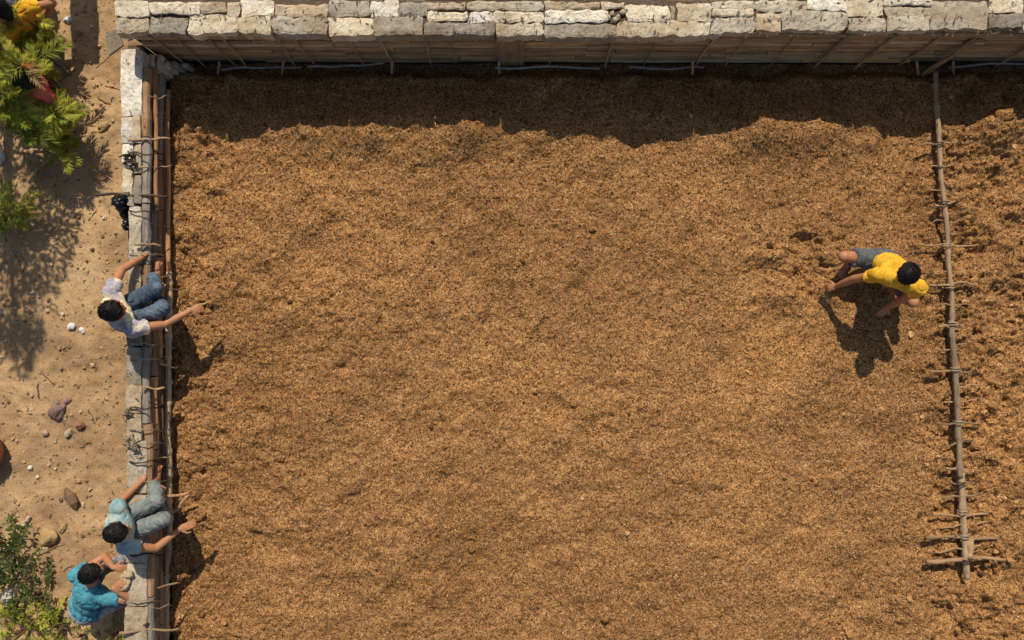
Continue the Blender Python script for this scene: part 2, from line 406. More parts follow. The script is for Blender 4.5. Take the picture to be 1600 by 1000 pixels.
# pebbles and litter on the yard
n = 3800
x = rng.uniform(-6.2, -3.85, n); y = rng.uniform(-4.2, 4.2, n); r = .004 + .018 * rng.random(n) ** 5
pb = scatter('pebbles', np.stack([x, y, ground_h(x, y) + r * .1], -1), r, M['pebble']); tag(pb, 'small tan pebbles strewn over the sandy yard', 'pebbles')

# ------------------------------------------------------------------ back wall (top of the photo)
WZ = .85
FY = P(0, 50, WZ).y            # front edge of the wall top
bw = empty('stone_wall', P(900, 30, 0)); tag(bw, 'long low wall capped with pale rough stone slabs, board face towards the soil, along the top', 'wall')
def boxq(x0, x1, y0, y1, z0, z1):
    return [(x0, y0, z0), (x1, y0, z0), (x1, y1, z0), (x0, y1, z0), (x0, y0, z1), (x1, y0, z1), (x1, y1, z1), (x0, y1, z1)], [(3, 2, 1, 0), (4, 5, 6, 7), (0, 1, 5, 4), (1, 2, 6, 5), (2, 3, 7, 6), (3, 0, 4, 7)]
v, f = boxq(-3.66, 8.5, 2.73, 2.985, GZ - .1, .825); pymesh('core', v, f, M['core'], bw)
FR = [(180, 28, 231, 50, 'tan'), (232, 27, 292, 51, 'dark'), (293, 22, 371, 51, 'cream'), (372, 27, 424, 52, 'cream'), (425, 27, 512, 52, 'grey'), (513, 27, 584, 55, 'cream'), (585, 26, 661, 54, 'grey'), (662, 35, 706, 54, 'dark'), (707, 34, 774, 54, 'dark'), (775, 36, 849, 55, 'grey'), (850, 36, 964, 56, 'dark'), (965, 34, 1038, 57, 'tan'), (1040, 33, 1109, 55, 'cream'), (1111, 26, 1180, 50, 'grey'), (1181, 20, 1221, 49, 'tan'), (1222, 17, 1322, 47, 'grey'), (1325, 26, 1384, 47, 'grey'), (1385, 25, 1453, 47, 'cream'), (1455, 2, 1544, 43, 'grey'), (1545, 20, 1600, 43, 'dark')]
BK = [(180, 2, 232, 27, 'cream'), (233, 3, 313, 21, 'cream'), (313, 2, 354, 21, 'tan'), (355, 1, 374, 25, 'cream'), (375, 1, 427, 25, 'white'), (428, 6, 511, 25, 'tan'), (513, 0, 578, 25, 'grey'), (579, 0, 622, 24, 'white'), (623, 3, 668, 25, 'dark'), (669, 3, 729, 16, 'tan'), (730, 3, 775, 17, 'tan'), (669, 17, 732, 33, 'cream'), (733, 18, 790, 33, 'white'), (776, 2, 848, 16, 'grey'), (791, 17, 848, 35, 'cream'), (850, 17, 950, 35, 'white'), (850, 5, 938, 15, 'tan'), (940, 2, 975, 14, 'cream'), (978, 7, 1047, 33, 'cream'), (1048, 6, 1056, 32, 'grey'), (1057, 4, 1110, 32, 'cream'), (1112, 2, 1180, 14, 'cream'), (1112, 15, 1180, 25, 'cream'), (1181, 1, 1259, 18, 'cream'), (1260, 0, 1322, 16, 'white'), (1324, 0, 1380, 24, 'cream'), (1382, 0, 1454, 8, 'white'), (1382, 10, 1454, 24, 'grey'), (1546, -2, 1600, 19, 'cream')]
sx = 1601
while sx < 2050:
    wd = random.randint(55, 100); FR.append((sx, 22, sx + wd, 45, random.choice(['cream', 'grey', 'tan']))); BK.append((sx, -1, sx + wd - 1, 21, random.choice(['cream', 'white', 'tan']))); sx += wd + 1
for i, (x0, y0, x1, y1, t) in enumerate(FR + BK):
    z1 = WZ + random.uniform(-.008, .014)
    rough_block(rect_quad(x0 + .1, y0 + .1, x1 + .3, y1 + .3, WZ, .010), .70, z1, M[t], bw, nx=max(4, int((x1 - x0) / 5)), ny=5, seed=i * 3.7, rnd=.006, amp=.007, edge=.011)
# thin stones of the rear course
sx = 178
while sx < 1700:
    wd = random.randint(40, 110); rough_block(rect_quad(sx, -7, sx + wd - 2, random.uniform(-2, 1), WZ - .05), .62, WZ - .07 + random.uniform(-.02, .02), M[random.choice(['grey', 'tan', 'dark', 'core'])], bw, nx=5, ny=2, seed=sx); sx += wd
# broken gap with rubble
for i, (px, py) in enumerate([(957, 22), (966, 26), (962, 31), (972, 20), (951, 28)]):
    o = rock('rubble', P(px, py, WZ), .03, M['tan'], None, seed=i * 5.1, amp=.4, sub=1); o.parent = bw; o.matrix_parent_inverse = Matrix.Translation(-bw.location)
# board face, six uneven courses
FW = 2.728
zs = [.70, .63, .555, .49, .41, .35, .27, .20, .12, .04, -.05]
def board(x0, x1, z0, z1, y, m, parent, name='board', seed=0, t=.03):
    q = MB(); n = max(3, int((x1 - x0) / .22)); vs = []; fs = []
    for i in range(n + 1):
        x = x0 + (x1 - x0) * i / n
        a = mn.noise((x * 1.7, z0 * 5, seed)) * .014; b_ = mn.noise((x * 1.7, z1 * 5, seed + 9)) * .014; d = mn.noise((x * 2.3, z0, seed + 4)) * .012
        vs += [(x, y, z0 + a), (x, y - t * .75 + d, z0 + a + .004), (x, y - t + d, (z0 + z1) / 2), (x, y - t * .6 + d, z1 + b_ - .003), (x, y, z1 + b_)]
    for i in range(n):
        for j in range(4): k = i * 5 + j; fs.append((k, k + 1, k + 6, k + 5))
        k = i * 5; fs.append((k + 4, k, k + 5, k + 9))
    fs.append((4, 3, 2, 1, 0)); k = n * 5; fs.append((k, k + 1, k + 2, k + 3, k + 4))
    return pymesh(name, vs, fs, m, parent)
for r_ in range(10):
    x0 = -3.60
    while x0 < 7.5:
        ln = random.uniform(1.0, 2.1)
        board(x0, min(x0 + ln - .012, 8.4), zs[r_ + 1] + .006, zs[r_] - .003, FW, M[random.choice(['board', 'board', 'board2'])], bw, seed=x0 + r_, t=random.uniform(.018, .045)); x0 += ln
board(-3.66, 8.4, .705, .765, FW, M['board'], bw, 'top_rail', 3, .055)
def fx(px): return P(px, 52, .76).x
for px, r in [(235, .011), (270, .012), (320, .009), (345, .012), (430, .008), (458, .011), (542, .009), (592, .012), (662, .012), (700, .007), (868, .007), (960, .016), (1030, .008), (1120, .012), (1170, .007), (1245, .008), (1325, .022), (1400, .018), (1475, .016), (1640, .016), (1750, .014)]:
    x = fx(px)
    stick((x, FW - .045, .77), (x + random.uniform(-.03, .03), FW - .06 - random.uniform(0, .03), -.1), r, r * .8, M['batten'], name='batten', parent=bw, amp=.02, n=6)
for px in (1540,):      # leaning poles in front of the face
    x = fx(px); 
    for k, dx in enumerate((0, -.05)):
        stick((x + dx, FW - .04, .72), (x - .12 + dx, FW - .13 - .02 * k, -.06), .024 - .006 * k, .018, M['board'], label='thick leaning pole against the board face near the right end of the wall' if k == 0 else 'thinner pole leaning beside the thick one near the right end of the wall', name='leaning_pole', cat='pole', group=None)
# the broad pale board in the middle of the face
v, f = boxq(fx(774), fx(820), FW - .07, FW - .045, .0, .70)
v = [(a + .012 * mn.noise((a * 9, b, c * 3)), b, c) for a, b, c in v]
pymesh('wide_board', v, f, wood_mat('wide_board_wood', (.50, .31, .16), 'Z', 6), bw)
# grey poles lying along the foot of the face
for i, (xa, xb, ya, yb) in enumerate([(345, 470, 107, 104), (478, 600, 104, 100), (775, 938, 106, 105), (985, 1100, 106, 106), (1482, 1690, 104, 94), (640, 762, 103, 104)]):
    nm = ['grey pole at the wall foot nearest the corner', 'grey pole at the wall foot second from the corner', 'bright grey pole below the wide pale board', 'dim grey pole at the wall foot right of the wide board', 'long grey pole at the wall foot at the right edge', 'dark thin pole at the wall foot left of the wide board'][i]
    z_ = .07
    stick(P(xa, ya, z_), P(xb, yb, z_), .013, .010, M['pipe'] if i != 5 else M['dstick'], nm, 'pole', 'poles lying along the wall foot', 'grey_pole', amp=.03, n=10, knots=2)
for i, px in enumerate((340, 440, 612, 780, 1082, 1435, 1490)):
    stick(P(px, 118, -.1), P(px + random.uniform(-3, 3), 96, .26), .014, .012, M['batten'], name='stake', parent=bw, amp=.01, n=4)

# ------------------------------------------------------------------ left wall
LW = empty('side_wall', P(225, 520, 0)); tag(LW, 'narrow wall of pale slabs and weathered logs down the left side where the men sit', 'wall')
v, f = boxq(-3.80, -3.655, -6.5, 2.72, GZ - .1, .40); pymesh('core', v, f, M['core'], LW)
SL = [(187, 76, 221, 180, 'white'), (187, 182, 205, 222, 'white'), (206, 182, 221, 222, 'tan'), (189, 224, 207, 262, 'white'), (208, 224, 222, 270, 'tan'), (191, 264, 207, 300, 'cream'), (208, 272, 222, 316, 'grey'), (197, 302, 207, 321, 'cream'), (200, 322, 222, 412, 'cream'), (199, 414, 222, 470, 'cream'), (198, 472, 222, 541, 'grey'), (197, 543, 222, 600, 'grey'), (197, 602, 222, 645, 'tan'), (197, 647, 222, 690, 'cream'), (197, 692, 227, 772, 'cream'), (194, 774, 229, 838, 'grey'), (194, 840, 232, 880, 'cream'), (196, 882, 236, 948, 'grey'), (193, 950, 236, 1012, 'cream'), (192, 1014, 236, 1100, 'grey'), (192, 1102, 236, 1200, 'tan'), (192, 1202, 236, 1320, 'grey')]
for i, (x0, y0, x1, y1, t) in enumerate(SL):
    x1 = min(x1, 228) if x1 > 223 else min(x1, 219); t = {'cream': random.choice(['tan', 'grey']) if y0 > 300 else 'cream', 'grey': random.choice(['grey', 'dark'])}.get(t, t)
    if x0 >= x1: continue
    rough_block(rect_quad(x0, y0 - .2, x1 + .5, y1 + .6, .5, .006), .30, .5 + random.uniform(-.012, .012), M[t], LW, name='slab', nx=4, ny=max(4, int((y1 - y0) / 10)), seed=90 + i * 2.3, rnd=.009, amp=.010, edge=.008)
def logy(name, px, y0, y1, z, r, m, parent=LW, ell=1.0, seed=0, label=None):
    n = max(4, int((y1 - y0) / 26)); q = MB()
    a = P(px, y0, z); b = P(px, y1, z)
    pts = wob(a, b, n, .022, seed); q.tube(pts, [r * (1 + .25 * mn.noise((i * 1.1, seed, 0))) for i in range(n + 1)], 10, ell, jit=.10)
    o = q.build(name, m, parent, False)
    if label: o['label'] = label
    return o
for i, (px, y0, y1, z, r, mm) in enumerate([(229, 108, 214, 0.42, 0.046, 'brown'), (229, 216, 318, 0.42, 0.046, 'grey_wood'), (229, 320, 412, 0.42, 0.046, 'grey_wood'), (229, 414, 540, 0.42, 0.046, 'brown'), (229, 542, 660, 0.42, 0.046, 'grey_wood'), (232, 662, 770, 0.42, 0.046, 'brown'), (235, 772, 930, 0.42, 0.046, 'brown'), (235, 932, 1090, 0.42, 0.046, 'grey_wood'), (235, 1092, 1300, 0.42, 0.046, 'brown'), (238, 108, 190, 0.295, 0.046, 'orange_wood'), (239, 192, 300, 0.295, 0.046, 'brown'), (238, 302, 430, 0.295, 0.046, 'logy'), (239, 432, 585, 0.295, 0.046, 'brown'), (239, 587, 700, 0.295, 0.046, 'orange_wood'), (240, 702, 845, 0.295, 0.046, 'brown'), (240, 847, 960, 0.295, 0.046, 'logy'), (240, 962, 1250, 0.295, 0.046, 'brown'), (247, 110, 250, 0.17, 0.046, 'logy'), (246, 252, 400, 0.17, 0.046, 'brown'), (247, 402, 560, 0.17, 0.046, 'orange_wood'), (247, 562, 690, 0.17, 0.046, 'brown'), (247, 692, 800, 0.17, 0.046, 'logy'), (247, 802, 1250, 0.17, 0.046, 'brown'), (253, 110, 420, 0.05, 0.046, 'brown'), (253, 422, 640, 0.05, 0.046, 'logy'), (253, 642, 822, 0.05, 0.046, 'brown'), (253, 824, 1250, 0.05, 0.046, 'orange_wood')]):
    logy('log', px, y0, y1, z, r, M[mm], seed=i * 3.1)
# long boards and rails leaning against the inner side
stick(P(240, 106, .34), P(246, 330, .34), .026, .022, M['orange_wood'], 'orange-brown rail lying against the inner logs by the wall corner', 'rail', name='wooden_rail', amp=.02, n=12)
stick(P(262, 140, .1), P(263, 428, .1), .028, .026, M['orange_wood'], 'reddish brown pole along the soil edge in the upper half', 'pole', name='edge_pole', amp=.02, n=14, knots=3)
def bamboo(name, pts, r, m, label, node=.28, cat='pole', group=None, parent=None):
    """culm segments with raised nodes"""
    pts = [Vector(p) for p in pts]; out = []; rad = []
    L = 0; nxt = node * .5
    for i in range(len(pts) - 1):
        d = (pts[i + 1] - pts[i]).length; n = max(1, int(d / .035))
        for k in range(n):
            p = pts[i].lerp(pts[i + 1], k / n); L += d / n
            rr = r * random.uniform(.88, 1.1)
            if L > nxt: rr = r * 1.32; nxt += node * random.uniform(.75, 1.25)
            out.append(p + Vector((mn.noise((L * 2, r * 99, len(pts))) * .03, 0, 0))); rad.append(rr)
    out.append(pts[-1]); rad.append(r)
    q = MB(); q.tube(out, rad, 9, jit=.09); o = q.build(name, m, parent, True)
    return tag(o, label, cat, group) if parent is None else o
bamboo('bamboo_pole', [P(262, 425, .1), P(264, 520, .1), P(264, 640, .1), P(265, 800, .1)], .034, M['bamboo'], 'long pale bamboo pole along the soil edge between the two seated men')
bamboo('bamboo_pole', [P(263, 795, .11), P(261, 900, .1), P(260, 1060, .1), P(259, 1260, .1)], .034, M['bamboo'], 'bamboo pole along the soil edge at the lower left, below the sticks')
stick(P(254, 570, .22), P(256, 900, .2), .014, .012, M['dstick'], 'thin dark pole wedged between the logs and the bamboo pole', 'pole', name='thin_pole', amp=.02, n=12)
# cross sticks over the wall
CS = [(200, 219, 267, 217, .53, .40, .012, .009, 'stick', 'thin straight stick laid across the wall above the black bag'),
      (148, 304, 260, 307, .53, .45, .017, .012, 'dstick', 'long dark stick across the wall with the black bag hanging from it'),
      (212, 382, 252, 384, .55, .40, .013, .012, 'stick', 'short pale stick across the logs above the arm of the man in jeans'),
      (222, 607, 256, 606, .52, .38, .012, .011, 'stick', 'short pale stick tied across the logs midway down the wall'),
      (212, 780, 297, 771, .56, .35, .013, .016, 'orange_wood', 'bent orange-brown stick near the raised hand of the man in teal'),
      (228, 806, 262, 776, .53, .38, .012, .010, 'stick', 'short slanting stick in front of the man in teal'),
      (266, 806, 296, 775, .06, .12, .018, .014, 'stick', 'forked stick end stuck in the soil beside the bamboo pole'),
      (186, 990, 282, 981, .55, .36, .015, .011, 'stick', 'crooked stick across the wall at the bottom edge'),
      (236, 918, 280, 911, .42, .16, .012, .010, 'brown', 'short brown stick poking from the logs below the man in teal'),
      (152, 106, 190, 66, -.1, .3, .006, .005, 'stick', 'thin pale twig leaning on the corner slate'),
      (246, 455, 290, 450, .3, .12, .009, .007, 'dstick', 'short dark twig crossing the pole at the feet of the man in jeans'),
      (250, 568, 276, 573, .3, .1, .011, .009, 'bamboo', 'short stub of bamboo tied across the pole midway down')]
for (a, b, c, d, z0, z1, r0, r1, mm, lb) in CS:
    stick(P(a, b, z0), P(c, d, z1), r0, r1, M[mm], lb, 'stick', 'sticks laid across the side wall', amp=.03, n=8, knots=1)
TW2 = [(150, 'above the long dark stick, below the corner'), (262, 'right of the dark root knot'), (352, 'just below the black bag'), (436, 'at the feet of the man in jeans'), (540, 'just below the man in jeans'), (630, 'below the short pale tied stick'), (712, 'below the large pale root knot'), (748, 'above the bent orange-brown stick'), (858, 'by the arm of the man in pale teal'), (892, 'above the bundle of beige cloth'), (945, 'between the cloth bundle and the bottom stick'), (972, 'nearest the bottom stick')]
for i, (py, lb) in enumerate(TW2):
    stick(P(random.uniform(216, 236), py + random.uniform(-5, 5), .52), P(random.uniform(256, 276), py + random.uniform(-5, 5), .2), random.uniform(.005, .009), .005, M[['stick', 'bamboo', 'dstick'][i % 3]], 'thin twig over the logs ' + lb, 'twig', 'thin twigs over the inner logs', 'twig', amp=.05, n=7, knots=1, sides=6)
q = MB()
for i in range(700):
    if random.random() < .88: c = P(random.uniform(182, 1640), random.choice([26, 27, 28, 50, 52, 3, 33, 18]) + random.gauss(0, 3), WZ + .012)
    else: c = P(random.uniform(190, 234), random.uniform(80, 1100), .516)
    a = random.uniform(0, 6.28); l = random.uniform(.006, .024) * (1.6 if random.random() < .15 else 1); d = Vector((math.cos(a), math.sin(a), random.uniform(-.15, .3))) * l; w_ = Vector((-math.sin(a), math.cos(a), .4)) * l * .3
    q.add([c - d, c + w_, c + d, c - w_], [(0, 1, 2, 3)])
tag(q.build('wall_litter', plain('wall_litter', (.17, .12, .075), .9, .5, 6)), 'dry chips and husks caught in the joints on top of the walls', 'litter', kind='stuff')
# twine ties round the logs
def tie(py, m, parent=LW, x0=200, x1=256, wig=3, r=.004):
    pts = [P(x0, py, .35), P(x0 + 3, py, .515), P((x0 + 222) / 2, py + random.uniform(-wig, wig), .53), P(226, py + random.uniform(-wig, wig), .53), P(238, py + random.uniform(-wig, wig), .47), P(246, py, .36), P(x1, py + random.uniform(-wig, wig), .2)]
    q = MB(); q.tube(pts, [r] * len(pts), 5); q.tube([p + Vector((0, r * 2.2, .002)) for p in pts], [r] * len(pts), 5); q.build('tie', m, parent, True)
for py, k in ((240, 0), (330, 0), (398, 1), (538, 1), (562, 1), (638, 0), (672, 1), (692, 1), (722, 0), (868, 0), (940, 1)): tie(py, M['twine'] if k else M['dtwine'])
# clumps of tangled root at the ties
for i, (px, py, r) in enumerate([(203, 250, .05), (203, 690, .045), (212, 700, .03), (200, 645, .03)]):
    q = MB()
    for k in range(16):
        c = P(px, py, .52) + Vector((random.uniform(-r, r), random.uniform(-r, r), random.uniform(-.02, .03)))
        d = Vector((random.uniform(-1, 1), random.uniform(-1, 1), random.uniform(-.2, .5))).normalized() * r
        q.tube([c - d, c + Vector((random.uniform(-1, 1), random.uniform(-1, 1), .6)) * r * .3, c + d], [.007, .010, .005], 5)
    o = q.build('root_tangle', M['dstick'] if i == 0 else M['logy'], None, True)
    tag(o, ['dark knot of roots on the wall above the black bag', 'large pale root knot on the wall midway down', 'small root knot just below the large one', 'small root knot above the large pale one'][i], 'root', 'root knots on the side wall')
# corner: tumbled stones and slate
for i, (px, py, w, h, z, t) in enumerate([(234, 96, 9, 24, .36, 'cream'), (246, 96, 7, 24, .32, 'white'), (258, 100, 9, 14, .24, 'cream'), (271, 99, 12, 10, .2, 'grey'), (226, 92, 6, 18, .42, 'tan'), (286, 101, 9, 7, .12, 'grey')]):
    o = rough_block(rect_quad(px - w / 2, py - h / 2, px + w / 2, py + h / 2, z, .01), -.1, z, M[t], None, 'corner_stone', 3, 3, seed=i * 9.1, rnd=.02)
    tag(o, ['upright cream stone in the wall corner', 'narrow white stone in the wall corner', 'small cream stone in the corner, right of the white one', 'grey stone at the corner by the start of the poles', 'tan stone wedged beside the first pale slab', 'small low grey stone farthest from the corner'][i], 'stone', 'stones tumbled in the wall corner')
q = [P(164, 52, .40), P(170, 86, .36), P(192, 70, .44), P(183, 44, .47)]
vs = [tuple(p) for p in q] + [tuple(p - Vector((0, 0, .03))) for p in q]
tag(pymesh('slate', vs, [(0, 1, 2, 3), (7, 6, 5, 4), (0, 4, 5, 1), (1, 5, 6, 2), (2, 6, 7, 3), (3, 7, 4, 0)], M['grey']), 'grey slate slab leaning on the outer corner of the two walls', 'slate')
# unseen pier, added beyond the corner to cast a shadow strip on the path
pr = empty('shadow_pier', (-4.62, 4.2, GZ)); tag(pr, 'unseen square stone pier added beyond the wall corner to cast a shadow on the path', 'pier')
for k in range(9):
    rough_block([(-4.80 + .01 * (k % 2), 3.98), (-4.51, 3.98 + .01 * (k % 3)), (-4.51 - .01 * (k % 2), 4.45), (-4.80, 4.45)], GZ + k * .16, GZ + k * .16 + .155, M[['tan', 'grey', 'cream'][k % 3]], pr, 'stone', 4, 4, seed=k)

# ------------------------------------------------------------------ pole half buried in the bed (right)
RP = [(1461, 118), (1464, 190), (1468, 250), (1473, 320), (1479, 400), (1486, 470), (1489, 520), (1493, 600), (1498, 680), (1500, 740), (1503, 800), (1508, 850), (1510, 903)]
def rp(y): return float(np.interp(y, [p[1] for p in RP], [p[0] for p in RP]))
def sz(px, py):
    x, y = (px - 800) / 150, (500 - py) / 150
    return float(soil_h(np.array([x]), np.array([y]))[0])
def pole_pts(y0, y1, z, dx=0):
    return [P(rp(y) + dx, y, z + .02 * mn.noise((y * .02, 0, 3))) for y in np.linspace(y0, y1, max(3, int((y1 - y0) / 35)))]
bamboo('bamboo_pole', pole_pts(112, 262, .09, 1), .023, M['rpole'], 'uppermost length of grey bamboo pole, partly in the wall shade', .3)
bamboo('bamboo_pole', pole_pts(255, 508, .075), .025, M['rpole'], 'long bamboo pole length in the soil beside the man in yellow', .33)
bamboo('bamboo_pole', pole_pts(500, 746, .08), .030, M['rpole'], 'thick bamboo pole length in the soil below the man in yellow', .36)
bamboo('bamboo_pole', pole_pts(738, 905, .07, 1), .032, M['rpole'], 'lowest bamboo pole length ending between two cross sticks', .25)
bamboo('bamboo_pole', [P(1515, 842, .075), P(1514, 872, .075)], .04, M['stick'], 'short pale bamboo stub beside the lowest pole length', .2)
XS = [(226, 1442, 1490, .010), (262, 1455, 1500, .007), (300, 1452, 1508, .008), (318, 1462, 1492, .012), (383, 1436, 1530, .009), (448, 1450, 1528, .010), (478, 1470, 1520, .007), (506, 1470, 1502, .014), (577, 1455, 1520, .011), (603, 1496, 1538, .008), (660, 1462, 1535, .010), (735, 1478, 1508, .011), (755, 1482, 1526, .009), (800, 1456, 1545, .012), (838, 1448, 1562, .016), (876, 1448, 1566, .019)]
LB = ['shaded stick stub crossing the pole nearest the wall', 'thin twig crossing the pole below the shaded stub', 'thin pale twig crossing the upper pole', 'short thick stub tied on the upper pole', 'long thin stick crossing the pole level with the shorts of the man in yellow', 'stick crossing the pole at the elbow of the man in yellow', 'thin twig crossing the pole just below the elbow of the man in yellow', 'thick stub at the joint of the two middle pole lengths', 'stick crossing the pole level with the shadow of the man', 'pale twig lying only right of the pole', 'medium stick crossing the pole, alone between two bare stretches', 'short stub, upper of a close pair on the pole', 'short stick, lower of a close pair on the pole', 'third long stick from the bottom end of the pole', 'second long stick from the bottom end of the pole', 'thickest and lowest stick, across the bottom end of the pole']
BL = {0: 'shaded stub nearest the wall', 3: 'short thick upper stub', 4: 'stick level with the grey shorts', 5: 'stick at the elbow of the man in yellow', 7: 'joint of the two middle lengths', 8: 'stick level with the shadow', 10: 'lone medium stick', 12: 'lower of the close pair of sticks', 13: 'third stick from the end', 14: 'second stick from the end', 15: 'last and thickest stick'}
for i, (y, xa, xb, r) in enumerate(XS):
    stick(P(xa, y + random.uniform(-5, 5), .09), P(xb, y + random.uniform(-5, 5), .07), r * 1.3, r, M['soilstick'], LB[i], 'stick', 'sticks laid across the bamboo pole', 'cross_stick', amp=.035, n=8, knots=2)
    if i in (1, 2, 6, 9, 11): continue
    x = rp(y); q = MB()
    for k in (-1, 1):
        c = P(x, y + k * 2, .085); q.tube([c + Vector((math.cos(a) * .045, 0, math.sin(a) * .045)) for a in np.linspace(0, 2 * math.pi, 9)], [.006] * 9, 5)
    t = q.build('binding', M['twine'] if i % 3 else M['dtwine'], None, True); tag(t, 'twine binding on the pole, at the ' + BL[i], 'binding', 'twine bindings on the bamboo pole')

for px, py, r, lb in [(897, 632, .042, 'pale clod alone near the middle of the bed'), (737, 860, .045, 'round clod low in the bed, left of the middle'), (946, 966, .05, 'largest clod close to the bottom edge of the bed'), (812, 968, .03, 'small clod at the bottom edge left of the largest'), (1293, 910, .035, 'clod in the lower right of the bed'), (836, 612, .03, 'small clod just left of the pale middle one'), (1266, 312, .04, 'clod above and left of the man in yellow'), (906, 830, .03, 'small clod between the round one and the lower right one'), (1552, 186, .09, 'big heap of earth right of the pole at the shade edge'), (453, 468, .04, 'dark clod in the left part of the bed'), (926, 358, .035, 'dark clod in the upper middle of the bed')]:
    c = Vector(((px - 800) / 150, (500 - py) / 150, 0)); c.z = sz(px, py) + r * .25
    rock('soil_clod', c, r, M['soil'], lb, 'clod', seed=px * .11, sq=(1, .9, .75), rot=px, sub=2, amp=.25)
for y, xa, xb, r, lb in [(345, 1458, 1500, .006, 'hair thin twig on the upper pole between two stubs'), (540, 1470, 1512, .007, 'thin twig on the pole just below its thick joint'), (625, 1476, 1530, .007, 'thin twig on the pole under the pale one-sided twig'), (692, 1470, 1520, .009, 'knotty twig on the pole above the close pair'), (775, 1475, 1535, .009, 'crooked twig on the pole below the close pair'), (820, 1470, 1540, .008, 'crooked twig between the third and second long sticks'), (857, 1462, 1530, .009, 'crooked twig between the two lowest long sticks')]:
    stick(P(xa, y + 5, .05), P(xb, y - 4, .08), r * 1.3, r, M['soilstick'], lb, 'twig', 'sticks laid across the bamboo pole', 'twig', amp=.05, n=8, knots=2)
# ------------------------------------------------------------------ people
def frame(z, x=None):
    z = Vector(z).normalized(); x = Vector(x) if x is not None else (Vector((1, 0, 0)) if abs(z.x) < .8 else Vector((0, 1, 0)))
    x = (x - z * x.dot(z)).normalized(); y = z.cross(x)
    m = Matrix((x, y, z)).transposed(); return m
class Vol:
    def __init__(s): s.bm = bmesh.new()
    def ell(s, c, r, m3=None, seg=20):
        m3 = m3 or Matrix.Identity(3)
        M4 = Matrix.Translation(c) @ m3.to_4x4() @ Matrix.Diagonal((*r, 1))
        bmesh.ops.create_uvsphere(s.bm, u_segments=seg, v_segments=seg // 2 + 2, radius=1, matrix=M4)
    def cap(s, a, b, r0, r1, flat=False, flat_pt=False, seg=18, sq=None):
        a = Vector(a); b = Vector(b); d = b - a; L = d.length
        if L < 1e-5: return
        m3 = frame(d, sq[0] if sq else None)
        k = sq[1] if sq else 1.0
        rings = []
        if not flat:
            for t in (-.92, -.6, -.25): rings.append((a + d.normalized() * r0 * t, r0 * math.sqrt(1 - t * t)))
        rings.append((a, r0)); rings.append((a.lerp(b, .5), (r0 + r1) / 2)); rings.append((b, r1))
        if not (flat or flat_pt):
            for t in (.25, .6, .92): rings.append((b + d.normalized() * r1 * t, r1 * math.sqrt(1 - t * t)))
        vs = []
        for c, r in rings:
            vs.append([s.bm.verts.new(c + m3 @ Vector((math.cos(2 * math.pi * i / seg) * r, math.sin(2 * math.pi * i / seg) * r * k, 0))) for i in range(seg)])
        for i in range(len(vs) - 1):
            for j in range(seg): s.bm.faces.new((vs[i][j], vs[i][(j + 1) % seg], vs[i + 1][(j + 1) % seg], vs[i + 1][j]))
        s.bm.faces.new(vs[0][::-1]); s.bm.faces.new(vs[-1])
    def build(s, name, m, parent, voxel=.008, smooth=3, fold=0, fs=11, cut=None, fac=.5):
        me = bpy.data.meshes.new(name); s.bm.to_mesh(me); s.bm.free()
        tmp = bpy.data.objects.new(name + '_tmp', me); COL.objects.link(tmp)
        r = tmp.modifiers.new('r', 'REMESH'); r.mode = 'VOXEL'; r.voxel_size = voxel
        if smooth: q = tmp.modifiers.new('s', 'SMOOTH'); q.factor = fac; q.iterations = smooth
        dg = bpy.context.evaluated_depsgraph_get(); ev = tmp.evaluated_get(dg)
        out = bpy.data.meshes.new_from_object(ev); bpy.data.objects.remove(tmp); bpy.data.meshes.remove(me)
        if fold:
            nv = [v.normal.copy() for v in out.vertices]
            for v, nn in zip(out.vertices, nv):
                p = v.co; w = Vector((mn.noise(p * 3), mn.noise(p * 3 + Vector((5, 0, 0))), mn.noise(p * 3 + Vector((0, 5, 0))))) * .12
                k = mn.noise((p + w) * fs); k2 = 1 - abs(mn.noise((p + w * 2) * fs * .8 + Vector((9, 9, 9)))) * 2
                k3 = max(0, 1 - abs(mn.noise(Vector((p.x + w.x, p.y + w.y, p.z * .6)) * fs * 1.5)) * 5); v.co = p + nn * (fold * (k * .6 + k2 * .5 - k3 * .55 + .15))
        out.name = name
        return link(name, out, m, parent, True)
def ik(a, c, l1, l2, pole):
    a = Vector(a); c = Vector(c); d = c - a; L = d.length
    if L > (l1 + l2) * .995: c = a + d.normalized() * (l1 + l2) * .995; d = c - a; L = d.length
    x = (l1 * l1 - l2 * l2 + L * L) / (2 * L); h = math.sqrt(max(0, l1 * l1 - x * x))
    n = d.normalized(); pv = Vector(pole); pv = (pv - n * pv.dot(n)).normalized()
    return a + n * x + pv * h, c
